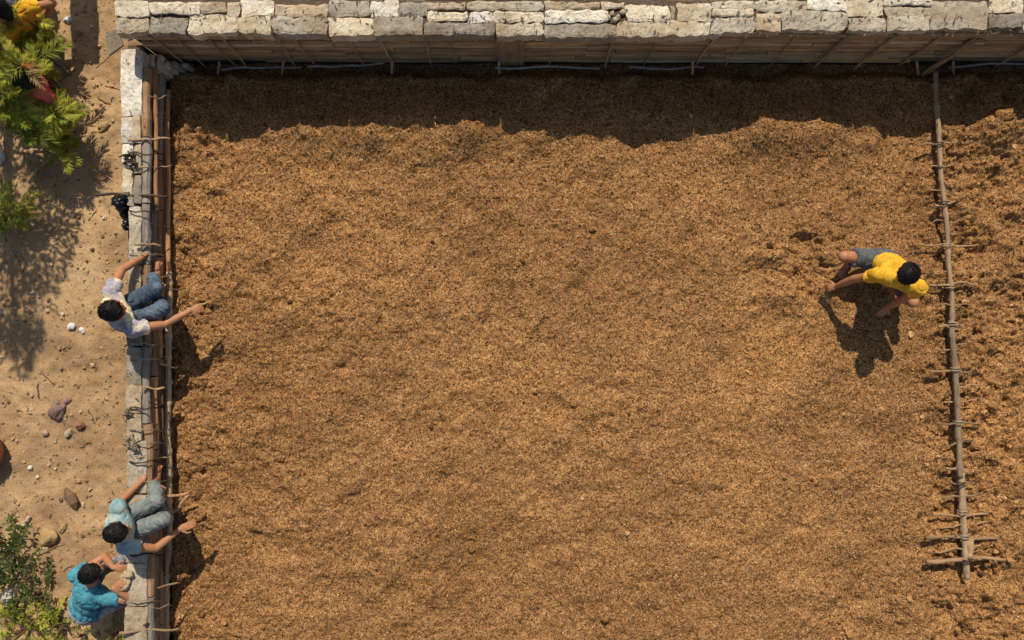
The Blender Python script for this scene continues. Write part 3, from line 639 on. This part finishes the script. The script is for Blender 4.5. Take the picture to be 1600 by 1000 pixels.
def hand(V, w, d, nrm, side, curl=.5):
    """palm, four unequal bent fingers and a thumb; d = pointing, nrm = palm side"""
    d = Vector(d).normalized(); nrm = Vector(nrm); nrm = (nrm - d * nrm.dot(d)).normalized(); s = d.cross(nrm) * side
    c = w + d * .045
    m3 = Matrix((s, d, nrm)).transposed()
    V.ell(c, (.040, .052, .017), m3); V.cap(w, c, .025, .024, sq=(s, .7))
    for k, (off, ln) in enumerate(((.030, .070), (.010, .080), (-.010, .074), (-.029, .058))):
        b0 = w + d * .082 + s * off; sp = s * off * .35
        d1 = (d * math.cos(curl * .7) + nrm * math.sin(curl * .7) + sp * 4 * .3).normalized()
        d2 = (d * math.cos(curl * 1.7) + nrm * math.sin(curl * 1.7) + sp * 2 * .3).normalized()
        j = b0 + d1 * ln * .55
        V.cap(b0 - d1 * .012, j, .0098, .009, seg=10); V.cap(j, j + d2 * ln * .5, .009, .0075, seg=10)
    t0 = w + d * .025 + s * .032; t1 = t0 + (s * .75 + d * .65 + nrm * .25).normalized() * .042; t2 = t1 + (d * .9 + nrm * .4 + s * .15).normalized() * .034
    V.cap(t0, t1, .0135, .0115, seg=10); V.cap(t1, t2, .011, .009, seg=10)
def foot(V, a, d, grow=0):
    d = Vector((d[0], d[1], 0)).normalized(); base = Vector((a.x, a.y, a.z - .055))
    V.cap(base - d * .03, base + d * .13, .036 + grow, .032 + grow, sq=(Vector((0, 0, 1)), 1.25)); V.cap(a, base + d * .03, .042 + grow, .034 + grow)
    if not grow:
        sd = d.cross(Vector((0, 0, 1)))
        for k in range(5): V.cap(base + d * .13 + sd * (k - 2) * .017, base + d * (.175 - abs(k - 1) * .008) + sd * (k - 2) * .018 - Vector((0, 0, .012)), .011, .009, seg=8)

def person(label, J, cloth, skin, face, look, knee_pole=None, sleeves='short', legs='long', hairm=None, scarf=None, hands=None, hem=.35, voxel=.0075):
    """J: joints head, neck, pelvis, sl, sr (shoulders), wl, wr (wrists), hl, hr (hips), al, ar (ankles)"""
    J = {k: Vector(v) for k, v in J.items()}
    root = empty('person', (J['pelvis'].x, J['pelvis'].y, min(J['al'].z, J['ar'].z) - .08)); tag(root, label, 'person')
    fwd = Vector(face).normalized(); shl = (J['sl'] - J['sr']).normalized()
    up = (J['neck'] - J['pelvis']).normalized(); tf = frame(up, shl)
    ch = J['pelvis'].lerp(J['neck'], .68); ab = J['pelvis'].lerp(J['neck'], .34)
    kp = knee_pole or {'l': fwd + Vector((0, 0, 1)) + shl * .3, 'r': fwd + Vector((0, 0, 1)) - shl * .3}
    el, J['wl'] = ik(J['sl'], J['wl'], .285, .26, (hands or {}).get('pl', shl * .6 - Vector((0, 0, .5)) - fwd * .2))
    er, J['wr'] = ik(J['sr'], J['wr'], .285, .26, (hands or {}).get('pr', -shl * .6 - Vector((0, 0, .5)) - fwd * .2))
    kl, J['al'] = ik(J['hl'], J['al'], .42, .41, kp['l']); kr, J['ar'] = ik(J['hr'], J['ar'], .42, .41, kp['r'])
    # ---- body, one continuous skin
    B = Vol()
    def torso(V, g, neck=True):
        V.ell(ch, (.158 + g, .108 + g, .17 + g), tf); V.ell(ab, (.135 + g, .10 + g, .15 + g), tf); V.ell(J['pelvis'].lerp(ab, 0 if g == 0 else hem), (.155 + g, .115 + g, (.12 if g == 0 else .09) + g), tf)
        V.cap(J['sl'] - up * .01, J['sr'] - up * .01, .058 + g, .058 + g); V.cap(ch, J['neck'] - up * .02, .11 + g, .062 + g, sq=(shl, .8))
    torso(B, 0)
    hd = J['head']; lk = Vector(look).normalized(); hup = (hd - J['neck']).normalized() * .5 + Vector((0, 0, .6)); hup = (hup - lk * hup.dot(lk)).normalized(); hs = lk.cross(hup)
    hf = Matrix((hs, lk, hup)).transposed()
    B.cap(J['neck'] - up * .03, hd - hup * .05 - lk * .015, .058, .052)
    B.ell(hd + hup * .02 - lk * .012, (.076, .096, .092), hf); B.ell(hd - hup * .055 + lk * .028, (.053, .062, .056), hf); B.ell(hd - hup * .093 + lk * .06, (.026, .024, .02), hf)
    B.cap(hd + lk * .088 + hup * .01, hd + lk * .112 - hup * .028, .009, .014); B.ell(hd + lk * .086 - hup * .06, (.024, .011, .010), hf)
    B.ell(hd + lk * .078 + hup * .03, (.05, .014, .010), hf)
    for s in (-1, 1):
        B.ell(hd + hs * s * .078 - hup * .012 - lk * .008, (.010, .019, .030), hf); B.ell(hd + hs * s * .036 - hup * .03 + lk * .072, (.022, .018, .016), hf)
    for a, e, w in ((J['sl'], el, J['wl']), (J['sr'], er, J['wr'])):
        B.ell(a, (.056, .056, .056)); B.cap(a, e, .047, .038); B.cap(e, e.lerp(w, .35), .037, .038); B.cap(e.lerp(w, .35), w, .038, .025)
    for h, k, a in ((J['hl'], kl, J['al']), (J['hr'], kr, J['ar'])):
        B.cap(h, k, .082, .055); B.ell(k, (.056, .056, .056)); B.cap(k, k.lerp(a, .35), .053, .055); B.cap(k.lerp(a, .35), a, .055, .036)
        fd = (hands or {}).get('foot', fwd); foot(B, a, fd)
    hd_ = hands or {}
    hand(B, J['wl'], hd_.get('dl', (J['wl'] - el)), hd_.get('nl', (0, 0, -1)), 1 if hd_.get('sl', 1) > 0 else -1, hd_.get('cl', .55))
    hand(B, J['wr'], hd_.get('dr', (J['wr'] - er)), hd_.get('nr', (0, 0, -1)), -1, hd_.get('cr', .55))
    body = B.build('body', skin, root, voxel * .82, 2)
    # ---- eyes
    for s in (-1, 1):
        V = MB(); bm = bmesh.new(); bmesh.ops.create_uvsphere(bm, u_segments=10, v_segments=8, radius=.012)
        me = bpy.data.meshes.new('eye'); bm.to_mesh(me); bm.free(); me.transform(Matrix.Translation(hd + hs * s * .034 + lk * .079 + hup * .004)); link('eye', me, M['eye'], root, True)
    # ---- shirt
    C = Vol(); torso(C, .016)
    for a, e, w in ((J['sl'], el, J['wl']), (J['sr'], er, J['wr'])):
        C.ell(a, (.074, .074, .074))
        if sleeves == 'short': C.cap(a, a.lerp(e, .45), .069, .066, flat_pt=True)
        elif sleeves == 'long': C.cap(a, e, .066, .054); C.cap(e, e.lerp(w, .86), .054, .040, flat_pt=True)
    C.build('shirt', cloth['shirt'], root, voxel, 3, .016, 9)
    # ---- trousers
    T = Vol(); T.ell(J['pelvis'] - up * .01, (.174, .134, .125), tf)
    for h, k, a in ((J['hl'], kl, J['al']), (J['hr'], kr, J['ar'])):
        if legs == 'long': T.cap(h, k, .092, .068); T.cap(k, k.lerp(a, .88), .068, .054, flat_pt=True)
        else: T.cap(h, h.lerp(k, .72), .102, .09, flat_pt=True)
    T.build('trousers', cloth['trousers'], root, voxel, 3, .016, 10)
    # ---- hair: cap plus strands
    Hh = Vol(); Hh.ell(hd + hup * .034 - lk * .022, (.087, .102, .094), hf); Hh.ell(hd - lk * .04 - hup * .02, (.075, .07, .075), hf)
    hair = Hh.build('hair', hairm or M['hair'], root, .008, 2, .006, 22)
    q = MB(); random.seed(len(label))
    for i in range(620):
        th = random.uniform(0, 2 * math.pi); ph = math.acos(random.uniform(-.15, 1)); n_ = Vector((math.sin(ph) * math.cos(th), math.sin(ph) * math.sin(th), math.cos(ph)))
        if n_.y > .55 and n_.z < .35: continue
        p0 = hd + hup * .034 - lk * .022 + hf @ Vector((n_.x * .087, n_.y * .102, n_.z * .094)); nw = hf @ n_
        dv = (hf @ Vector((n_.x, n_.y, -.15)) + Vector((random.uniform(-.5, .5), random.uniform(-.5, .5), random.uniform(-.3, .3)))).normalized()
        tv = (hf @ Vector((.35, -.9, -.25))); tv = (tv - nw * tv.dot(nw)).normalized() + Vector((random.uniform(-.5, .5), random.uniform(-.5, .5), random.uniform(-.2, .2))); q.tube([p0 - nw * .002, p0 + tv * .012 + nw * .004, p0 + tv * .028 - nw * .002], [.004, .0035, .001], 3, cap=False)
    st = q.build('strands', hairm or M['hair'], hair)
    if scarf:
        K = Vol()
        for i in range(14):
            a0 = 2 * math.pi * i / 14; a1 = 2 * math.pi * (i + 1) / 14
            g = lambda a: hd + hup * (.018 - .01 * math.cos(a)) - lk * .01 + hs * math.sin(a) * .090 + lk * math.cos(a) * .106
            K.cap(g(a0), g(a1), .014, .014, seg=8)
        K.build('headscarf', scarf, root, .007, 2, .005, 18)
    return root

fold = cloth_mat
YEL = cloth_mat('yellow_shirt', (.74, .39, .018)); SHORTS = cloth_mat('grey_shorts', (.085, .095, .105)); DENIM = cloth_mat('blue_denim', (.055, .085, .125), (.10, .14, .18))
TEAL = cloth_mat('teal_shirt', (.06, .27, .33)); PALE = cloth_mat('pale_teal_shirt', (.24, .38, .38), (.40, .40, .31)); MAUVE = cloth_mat('patched_shirt', (.36, .32, .36), (.74, .60, .36))
GREYT = cloth_mat('grey_trousers', (.20, .22, .20)); ORNG = cloth_mat('orange_scarf', (.58, .20, .03), (.40, .07, .02)); RED = cloth_mat('red_top', (.55, .05, .04), (.62, .12, .07)); DARKT = cloth_mat('dark_trousers', (.06, .065, .08)); OCH = cloth_mat('ochre_shirt', (.72, .36, .015), (.60, .24, .01))
Z = Vector

# man in yellow, crouching in the bed on the right
person('man in yellow t-shirt and grey shorts crouching on the soil, working with both hands',
    dict(head=(3.63, .425, .945), neck=(3.65, .385, .79), pelvis=(3.765, .58, .27), sl=(3.85, .302, .735), sr=(3.465, .43, .735), wl=(3.79, .10, .16), wr=(3.27, .34, .20),
         hl=(3.85, .55, .25), hr=(3.67, .61, .25), al=(3.88, .38, .055), ar=(3.49, .60, .055)),
    dict(shirt=YEL, trousers=SHORTS), M['skin'], (-.32, -.95, 0), (-.3, -.8, -.75), legs='short', hem=.8,
    knee_pole={'l': Z((.25, -.7, .6)), 'r': Z((-.9, .05, .45))}, hands=dict(dl=(-.3, -.6, -.6), dr=(-.7, -.2, -.6), nl=(0, 0, -1), nr=(0, 0, -1), foot=(-.5, -.8, 0), pl=Z((.6, .1, 0)), pr=Z((-.2, .3, .3)), cl=.5, cr=.8))
# man in jeans on the wall
person('man in pale patched shirt, blue jeans and orange headscarf sitting on the side wall',
    dict(head=(-3.635, .085, 1.01), neck=(-3.69, .085, .87), pelvis=(-3.78, .05, .57), sl=(-3.74, .255, .84), sr=(-3.55, -.085, .81), wl=(-3.61, .62, .48), wr=(-3.12, .09, .55),
         hl=(-3.74, .13, .56), hr=(-3.70, -.04, .56), al=(-3.57, .43, .36), ar=(-3.54, .21, .35)),
    dict(shirt=MAUVE, trousers=DENIM), M['skin'], (.93, .35, 0), (.75, .2, -.6), scarf=ORNG,
    knee_pole={'l': Z((.6, .2, .35)), 'r': Z((.6, .15, .35))}, hands=dict(dl=(-.02, .6, -.5), dr=(.9, .22, -.45), pl=Z((-.3, .2, .1)), pr=Z((0, -.6, -.5)), foot=(.15, 1, 0), cl=.9, cr=.75))
stick(P(292, 483, .55), P(324, 471, .42), .011, .008, M['stick'], 'short stick held out over the soil by the man in jeans', 'stick', name='held_stick', amp=.02)
# man in pale teal on the wall
person('man in pale teal shirt sitting on the side wall, one arm over the soil',
    dict(head=(-3.61, -1.935, .97), neck=(-3.67, -1.945, .83), pelvis=(-3.76, -1.97, .57), sl=(-3.69, -1.76, .80), sr=(-3.63, -2.12, .79), wl=(-3.62, -1.58, .50), wr=(-3.24, -2.04, .52),
         hl=(-3.73, -1.89, .56), hr=(-3.69, -2.05, .56), al=(-3.57, -1.61, .36), ar=(-3.54, -1.83, .35)),
    dict(shirt=PALE, trousers=GREYT), M['skin'], (.95, .3, 0), (.75, .05, -.55),
    knee_pole={'l': Z((.6, .2, .35)), 'r': Z((.6, .15, .35))}, hands=dict(dl=(.05, .65, -.4), dr=(.9, .35, -.2), pl=Z((-.1, .3, -1)), pr=Z((-.1, -.7, -.2)), foot=(.15, 1, 0), cl=.8, cr=.4))
# man in bright teal on the ground
person('man in bright teal t-shirt squatting on the path outside the wall, back to the camera',
    dict(head=(-4.04, -2.43, .60), neck=(-4.12, -2.60, .48), pelvis=(-4.38, -2.97, .12), sl=(-4.29, -2.51, .43), sr=(-3.99, -2.74, .43), wl=(-3.89, -2.42, .50), wr=(-3.86, -2.60, .56),
         hl=(-4.42, -2.87, .08), hr=(-4.29, -3.00, .08), al=(-4.02, -2.50, -.17), ar=(-3.95, -2.78, -.17)),
    dict(shirt=TEAL, trousers=cloth_mat('faded_trousers', (.20, .24, .28), (.38, .38, .36))), M['skin'], (.6, .8, 0), (.7, .6, -.5),
    knee_pole={'l': Z((.3, .7, .8)), 'r': Z((.7, .3, .8))}, hands=dict(dl=(.8, -.1, -.1), dr=(.7, .5, -.1), foot=(.8, .5, 0), pl=Z((0, .4, -.6)), pr=Z((.2, -.5, -.4))))
# two people half hidden by the fern bushes
person('person in ochre yellow shirt bent low beside the top fern bush',
    dict(head=P(6, 18, .56), neck=P(20, 26, .46), pelvis=P(52, 46, .02), sl=P(18, 44, .40), sr=P(38, 14, .42), wl=P(20, 70, .0), wr=P(64, 32, .12),
         hl=P(54, 55, -.02), hr=P(60, 38, -.02), al=P(40, 62, -.17), ar=P(50, 26, -.17)),
    dict(shirt=OCH, trousers=DARKT), M['skin'], (-.9, .2, 0), (-.8, .2, -.5), hands=dict(dr=(.8, -.1, -.2), foot=(-1, .1, 0)))
person('person in red top and dark trousers crouching under the fern bush',
    dict(head=P(36, 124, .58), neck=P(50, 126, .46), pelvis=P(64, 160, .02), sl=P(44, 108, .42), sr=P(62, 142, .42), wl=P(30, 110, .05), wr=P(86, 152, .05),
         hl=P(60, 152, -.02), hr=P(72, 168, -.02), al=P(52, 150, -.17), ar=P(64, 176, -.17)),
    dict(shirt=RED, trousers=DARKT), M['skin2'], (-.8, .5, 0), (-.7, .4, -.5), hands=dict(dr=(.6, -.2, -.2), foot=(-1, .1, 0)))

# ------------------------------------------------------------------ small things
# cloth bundle on the wall
V = Vol(); c = P(196, 906, .52); V.ell(c, (.045, .085, .022)); V.ell(c + Z((.03, .05, .012)), (.05, .035, .02)); V.ell(c + Z((-.01, -.06, .005)), (.045, .035, .02))
b_ = V.build('cloth_bundle', cloth_mat('beige_cloth', (.46, .34, .21)), None, .007, 2, .02, 20); tag(b_, 'crumpled beige cloth on the wall in the hands of the squatting man', 'cloth')
# black plastic bag hanging from the dark stick
V = Vol(); c = P(190, 318, .42); V.ell(c, (.07, .085, .11)); V.ell(c + Z((.02, -.09, -.06)), (.045, .06, .08)); V.cap(c, P(196, 305, .54), .03, .012); V.ell(P(197, 352, .45), (.02, .05, .05))
b_ = V.build('plastic_bag', M['black'], None, .009, 1, .022, 16); tag(b_, 'crumpled black plastic bag hanging from the dark stick on the wall', 'bag')
# bowl at the left edge
def bowl(c, r, h, m, label, fill=None, name='bowl', sc_=1):
    root = empty(name, c); tag(root, label, 'bowl'); n = 32; prof = [(r * .9, 0), (r * .97, h * .45), (r, h), (r * 1.03, h * 1.03), (r * .96, h), (r * .84, h * .5), (r * .5, h * .15)]
    vs = []; fs = []
    for k, (a, z_) in enumerate(prof):
        for i in range(n): an = 2 * math.pi * i / n; vs.append((c[0] + math.cos(an) * a, c[1] + math.sin(an) * a, c[2] + z_))
    for k in range(len(prof) - 1):
        for i in range(n): fs.append((k * n + i, k * n + (i + 1) % n, (k + 1) * n + (i + 1) % n, (k + 1) * n + i))
    fs.append(tuple(range(n))[::-1]); fs.append(tuple((len(prof) - 1) * n + i for i in range(n)))
    pymesh('shell', vs, fs, m, root, True)
    if fill:
        q = MB()
        for i in range(420):
            a = random.uniform(0, 6.28); rr = r * .98 * math.sqrt(random.random()); p = Vector((c[0] + math.cos(a) * rr, c[1] + math.sin(a) * rr, c[2] + h * random.uniform(.85, 1.25)))
            d = Vector((random.uniform(-1, 1), random.uniform(-1, 1), random.uniform(-.3, .3))).normalized() * random.uniform(.02, .04)
            q.tube([p - d, p, p + d], [.004, .012, .004], 6)
        o = q.build('chillies', fill, root, True); o['kind'] = 'stuff'
    return root
bowl(P(-30, 706, -.16), .27, .10, M['clay'], 'red-brown clay bowl of dark red pods cut by the left edge', plain('dark_red', (.34, .06, .02), .5, .6, 9))
bowl(P(54, -6, -.1), .15, .12, M['black'], 'black bowl on the ground at the top left edge')
def gz(px, py): p = P(px, py, GZ); return Vector((p.x, p.y, float(ground_h(np.array([p.x]), np.array([p.y]))[0])))
WHT = plain('white_paper', (.72, .69, .63), .7, .3); SLT = stone_mat('purple_slate', (.30, .20, .18)); BRK = stone_mat('red_brick', (.42, .20, .12)); YST = stone_mat('yellow_stone', (.50, .35, .16)); BARK = wood_mat('bark', (.20, .12, .07), 'Y', 8)
for px, py, r, sq, rot, m, lb, cat in [
    (114, 510, .045, (1, .8, .7), .3, WHT, 'crumpled white lump, left of the pair near the man in jeans', 'litter'),
    (130, 516, .040, (.7, 1, .7), .5, WHT, 'smaller white lump, right of the pair near the man in jeans', 'litter'),
    (106, 31, .042, (1, .8, .8), .2, WHT, 'white lump lying alone near the top edge', 'litter'),
    (3, 243, .09, (.6, 1, .6), .2, WHT, 'white scrap half under the fern bush at the left edge', 'litter'),
    (164, 199, .075, (1, .62, .6), .6, YST, 'flat yellow stone with a sharp shadow beside the wall', 'stone'),
    (93, 640, .105, (.75, 1, .55), -.5, SLT, 'largest wedge of purplish slate on the path', 'stone'),
    (108, 626, .05, (1, .5, .5), .6, SLT, 'small slate chip above the large wedge', 'stone'),
    (127, 664, .055, (1, .8, .8), .1, BRK, 'reddish brick lump on the path', 'brick'),
    (109, 676, .052, (.7, 1, .8), -.6, M['tan'], 'tan stone just left of the brick lump', 'stone'),
    (72, 676, .040, (1, .8, .7), 0, M['tan'], 'small rounded tan stone near the slate wedge', 'stone'),
    (47, 731, .030, (1, .8, .7), 0, M['white'], 'tiny pale pebble, upper of two below the slate', 'pebble'),
    (57, 746, .025, (1, .8, .7), 0, M['white'], 'tiny pale pebble, lower of two below the slate', 'pebble'),
    (78, 838, .12, (.9, .75, .6), .8, YST, 'big lumpy yellowish rock on the path near the lower shrub', 'rock'),
    (72, 856, .05, (.8, 1, .7), .2, M['cream'], 'small pale rock touching the big yellowish one', 'rock'),
    (98, 826, .05, (1.3, .6, .6), 1.0, YST, 'narrow yellowish rock at the upper end of the big one', 'rock'),
    (16, 930, .09, (.7, 1, .7), -.2, M['white'], 'pale rock among the twigs of the lower left shrub', 'rock'),
    (150, 985, .05, (1, .8, .6), .3, M['tan'], 'tan rock at the bottom edge below the squatting man', 'rock'),
    (88, 690, .018, (1, .8, .7), 0, M['grey'], 'grey chip on the path below the tan stone', 'pebble')]:
    rock('rock' if cat in ('rock', 'stone', 'brick', 'pebble') else 'litter', gz(px, py) + Z((0, 0, r * sq[2] * .4)), r, m, lb, cat, seed=px * .37, sq=sq, rot=rot, sub=2 if r < .06 else 3, amp=.17, facet=True)
# curled bark and pale sticks on the path
q = MB(); a, b = gz(104, 762), gz(120, 795)
q.tube([a + Z((0, 0, .03)), a.lerp(b, .35) + Z((.015, 0, .05)), a.lerp(b, .7) + Z((.02, 0, .045)), b + Z((0, 0, .02))], [.02, .06, .065, .015], 7, .5, jit=.2); tag(q.build('bark_piece', BARK), 'curled piece of brown bark lying on the path', 'bark')
stick(gz(33, 822) + Z((0, 0, .03)), gz(50, 806) + Z((0, 0, .03)), .016, .012, M['white'], 'short white stick on the path near the lower shrub', 'stick', name='pale_stick', amp=.03)
tw = [(120, 60, 131, 52), (96, 128, 118, 108), (68, 585, 86, 600), (140, 345, 152, 330), (60, 870, 92, 850), (125, 700, 140, 690), (30, 640, 50, 648), (100, 890, 118, 880), (150, 150, 172, 162), (85, 95, 110, 120), (140, 640, 150, 660), (60, 600, 64, 622)]
TWL = ['near the top edge by the white lump', 'between the red top and the wall corner', 'at the tip of the tree shadow', 'just left of the long dark stick', 'beside the big yellowish rock', 'right of the brick lump', 'left of the slate wedge', 'above the squatting man', 'in the open beside the white slab', 'below the lone white lump', 'closest to the slate wedge, on its right', 'tiny, below the tree shadow']
for i, (a, b, c, d) in enumerate(tw):
    stick(gz(a, b) + Z((0, 0, .008)), gz(c, d) + Z((0, 0, .012)), .006, .004, M['stem'], 'thin brown twig on the path ' + TWL[i], 'twig', 'twigs lying on the path', 'twig', amp=.03, n=5, sides=5)
# dry litter
q = MB()
for i in range(520):
    px = random.uniform(0, 190); py = random.uniform(0, 1000); c = gz(px, py) + Z((0, 0, .006)); a = random.uniform(0, 6.28); l = random.uniform(.008, .035)
    d = Z((math.cos(a), math.sin(a), random.uniform(-.2, .3))) * l; s = Z((-math.sin(a), math.cos(a), .3)) * l * .28
    q.add([c - d, c + s, c + d, c - s], [(0, 1, 2, 3)])
tag(q.build('leaf_litter', plain('dry_leaf', (.24, .15, .08), .8, .5, 4)), 'dry leaf bits and chips littering the sandy path', 'leaf litter', kind='stuff')

# ------------------------------------------------------------------ plants
def frond_mesh(name, L, nl, wl, droop, m, seed):
    random.seed(seed); vs = []; fs = []
    def P_(t): return Z((L * t * (1 - .12 * t), 0, L * (.42 * t - droop * t * t)))
    for i in range(nl):
        t = .12 + .88 * i / (nl - 1)
        ln = wl * math.sin(math.pi * (.16 + .8 * t)) * random.uniform(.8, 1.15)
        p = P_(t)
        for s in (-1, 1):
            an = math.radians(random.uniform(38, 62)) * s * (1 - .35 * t)
            d = Z((math.cos(an), math.sin(an), random.uniform(-.35, .15))) * ln
            w = Z((-math.sin(an), math.cos(an), random.uniform(-.4, .4))) * ln * .055
            k = len(vs); vs += [p - w * .4, p + d * .5 - w + Z((0, 0, .006)), p + d, p + d * .5 + w]; fs.append((k, k + 1, k + 2, k + 3))
    q = MB(); q.tube([P_(t) for t in (0, .25, .5, .75, 1)], [.006, .005, .004, .003, .0015], 4, cap=False)
    k = len(vs); vs += q.v; fs += [tuple(i + k for i in g) for g in q.f]
    me = bpy.data.meshes.new(name); me.from_pydata([tuple(v) for v in vs], [], fs); me.materials.append(m); return me
fronds = [frond_mesh('frond', L, n_l, w, d, M['fern'], s) for L, n_l, w, d, s in [(.42, 32, .15, .45, 1), (.34, 28, .14, .6, 2), (.5, 38, .16, .5, 3), (.28, 24, .12, .35, 4)]]
dry = [frond_mesh('frond', L, n_l, w, d, plain('dry_frond', (.34, .22, .09), .8), s) for L, n_l, w, d, s in [(.36, 24, .11, .7, 8), (.28, 18, .10, .8, 9)]]
def fern(c, n, sc0, h, label, seed, spread=.3):
    random.seed(seed); root = empty('fern_bush', (c.x, c.y, GZ)); tag(root, label, 'bush', 'feathery fern bushes at the upper left')
    q = MB(); tops = []
    for k in range(6):
        a = random.uniform(0, 6.28); rr = spread * math.sqrt(random.random()); top = Z((c.x + math.cos(a) * rr, c.y + math.sin(a) * rr, GZ + h * random.uniform(.5, 1)))
        base = Z((c.x, c.y, GZ - .02)); pts = [base, base.lerp(top, .5) + Z((random.uniform(-.04, .04), random.uniform(-.04, .04), .05)), top]
        q.tube(pts, [.014, .011, .006], 6); tops.append(pts)
    q.build('stem', M['stem'], root)
    for i in range(n):
        pts = random.choice(tops); t = random.uniform(.45, 1); p = pts[1].lerp(pts[2], (t - .4) / .6)
        o = bpy.data.objects.new('frond', random.choice(fronds if random.random() < .86 else dry)); COL.objects.link(o); o.parent = root
        o.matrix_parent_inverse = parent_world(root).inverted(); o.location = p
        o.rotation_euler = (random.uniform(-.5, .5), random.uniform(-.75, .25), random.uniform(0, 6.28)); s = sc0 * random.uniform(.6, 1.15); o.scale = (s, s, s)
    return root
fern(P(4, 95, .7), 90, .72, 1.1, 'tall feathery bush at the left edge below the person in ochre', 5, .26)
fern(P(22, 160, .55), 100, .78, .9, 'wide feathery bush with bright tips beside the person in red', 6, .30)
fern(P(74, 206, .25), 50, .66, .5, 'low feathery bush nearest to the flat yellow stone', 7, .2)
fern(P(0, 22, .7), 40, .62, 1.0, 'feathery bush in the top left corner over the person in ochre', 8, .14)
fern(P(-8, 330, .2), 36, .66, .5, 'feathery bush in the tree shade at the left edge', 9, .16)

def sprig_mesh(name, L, nl, wl, m, seed):
    random.seed(seed); q = MB()
    q.tube([Z((0, 0, 0)), Z((L * .5, 0, L * .12)), Z((L, 0, 0))], [.005, .004, .002], 4, cap=False)
    for i in range(nl):
        t = .1 + .9 * i / nl; p = Z((L * t, 0, L * .12 * math.sin(t * math.pi))); a = random.uniform(-1.9, 1.9); ln = wl * random.uniform(.6, 1.2); tz = random.uniform(-.2, .7)
        d = Z((math.cos(a), math.sin(a), tz)).normalized() * ln; w = Z((-math.sin(a), math.cos(a), random.uniform(-.5, .5))).normalized() * ln * .3
        q.add([p, p + d * .35 + w * .8, p + d * .7 + w * .7, p + d, p + d * .7 - w * .7, p + d * .35 - w * .8], [(0, 1, 2, 3), (0, 3, 4, 5)])
    me = bpy.data.meshes.new(name); me.from_pydata([tuple(v) for v in q.v], [], q.f); me.materials.append(m); return me
sprigs = [sprig_mesh('branch', L, n_l, w, M['shrub'], s) for L, n_l, w, s in [(.22, 22, .045, 1), (.16, 16, .04, 2), (.26, 26, .05, 3)]]
bright = [sprig_mesh('branch', L, n_l, w, M['fern'], s) for L, n_l, w, s in [(.16, 22, .04, 4), (.12, 16, .04, 5)]]
def shrub(c, n, h, label, seed, spread, meshes, sc0=1):
    random.seed(seed); root = empty('leafy_shrub', (c.x, c.y, GZ)); tag(root, label, 'shrub', 'leafy shrubs at the lower left')
    q = MB()
    for k in range(9):
        a = random.uniform(0, 6.28); rr = spread * random.uniform(.5, 1.1); q.tube([Z((c.x, c.y, GZ - .02)), Z((c.x + math.cos(a) * rr * .5, c.y + math.sin(a) * rr * .5, GZ + h * .6)), Z((c.x + math.cos(a) * rr, c.y + math.sin(a) * rr, GZ + h * random.uniform(.5, 1)))], [.010, .008, .003], 5)
    q.build('stem', M['stem'], root)
    for i in range(n):
        a = random.uniform(0, 6.28); rr = spread * math.sqrt(random.random()); zz = GZ + h * (1 - .6 * (rr / spread) ** 2) * random.uniform(.3, 1)
        o = bpy.data.objects.new('branch', random.choice(meshes)); COL.objects.link(o); o.parent = root; o.matrix_parent_inverse = parent_world(root).inverted()
        o.location = (c.x + math.cos(a) * rr, c.y + math.sin(a) * rr, zz); o.rotation_euler = (random.uniform(-.6, .6), random.uniform(-.9, .3), a + random.uniform(-1, 1)); s = sc0 * random.uniform(.7, 1.2); o.scale = (s, s, s)
shrub(P(0, 872, .0), 22, .3, 'upright dark green shrub at the left edge, topmost of the lower shrubs', 11, .12, sprigs)
shrub(P(18, 915, .0), 28, .25, 'dark loose shrub just below the topmost one', 12, .2, sprigs)
shrub(P(40, 945, .0), 22, .2, 'sparse twiggy shrub with brown gaps, in the middle of the group', 13, .2, sprigs, .9)
shrub(P(26, 992, .0), 60, .28, 'bright yellow-green shrub in the bottom left corner', 14, .26, bright, 1)
shrub(P(80, 985, .0), 28, .22, 'bright small shrub right of the corner one at the bottom edge', 15, .16, bright, .9)
shrub(P(122, 1000, -.1), 9, .15, 'tiny plant at the bottom edge below the squatting man', 16, .08, bright, .7)
shrub(P(178, 995, -.1), 10, .2, 'tiny bright plant against the wall at the bottom edge', 17, .07, bright, .7)

# tree standing out of frame; its dappled shadow falls on the path
random.seed(21)
tr = empty('tree', (-5.5, 2.9, GZ)); tag(tr, 'tall slim tree beyond the left edge whose shadow falls on the path', 'tree')
q = MB(); q.tube([Z((-5.5, 2.95, GZ - .05)), Z((-5.47, 2.9, .8)), Z((-5.52, 2.88, 1.9)), Z((-5.5, 2.88, 3.4))], [.07, .055, .04, .012], 9)
for k in range(22):
    z_ = .95 + 2.4 * k / 22; a = k * 2.4; ln = .85 * (1 - (z_ - .9) / 3.0) + .1
    q.tube([Z((-5.5, 2.88, z_)), Z((-5.5 + math.cos(a) * ln * .6, 2.88 + math.sin(a) * ln * .6, z_ + .14)), Z((-5.5 + math.cos(a) * ln, 2.88 + math.sin(a) * ln, z_ + .2))], [.02, .012, .004], 5)
q.build('trunk', M['stem'], tr)
q = MB()
for i in range(7500):
    z_ = 1.0 + 2.6 * random.random() ** 1.25; R_ = .80 * (1 - ((z_ - 1.0) / 2.75) ** 1.3) + .06
    a = random.uniform(0, 6.28); rr = R_ * random.random() ** .45
    p = Z((-5.5 + math.cos(a) * rr, 2.88 + math.sin(a) * rr, z_ + .25 * rr))
    if mn.noise(p * 4.2) < -.06: continue
    d = Z((math.cos(a) + random.uniform(-.6, .6), math.sin(a) + random.uniform(-.6, .6), random.uniform(-.5, .3))).normalized() * random.uniform(.05, .1)
    w = d.cross(Z((random.uniform(-1, 1), random.uniform(-1, 1), 1))).normalized() * .014
    q.add([p, p + d * .5 + w, p + d, p + d * .5 - w], [(0, 1, 2, 3)])
o = q.build('crown', M['tree'], tr); o['kind'] = 'stuff'
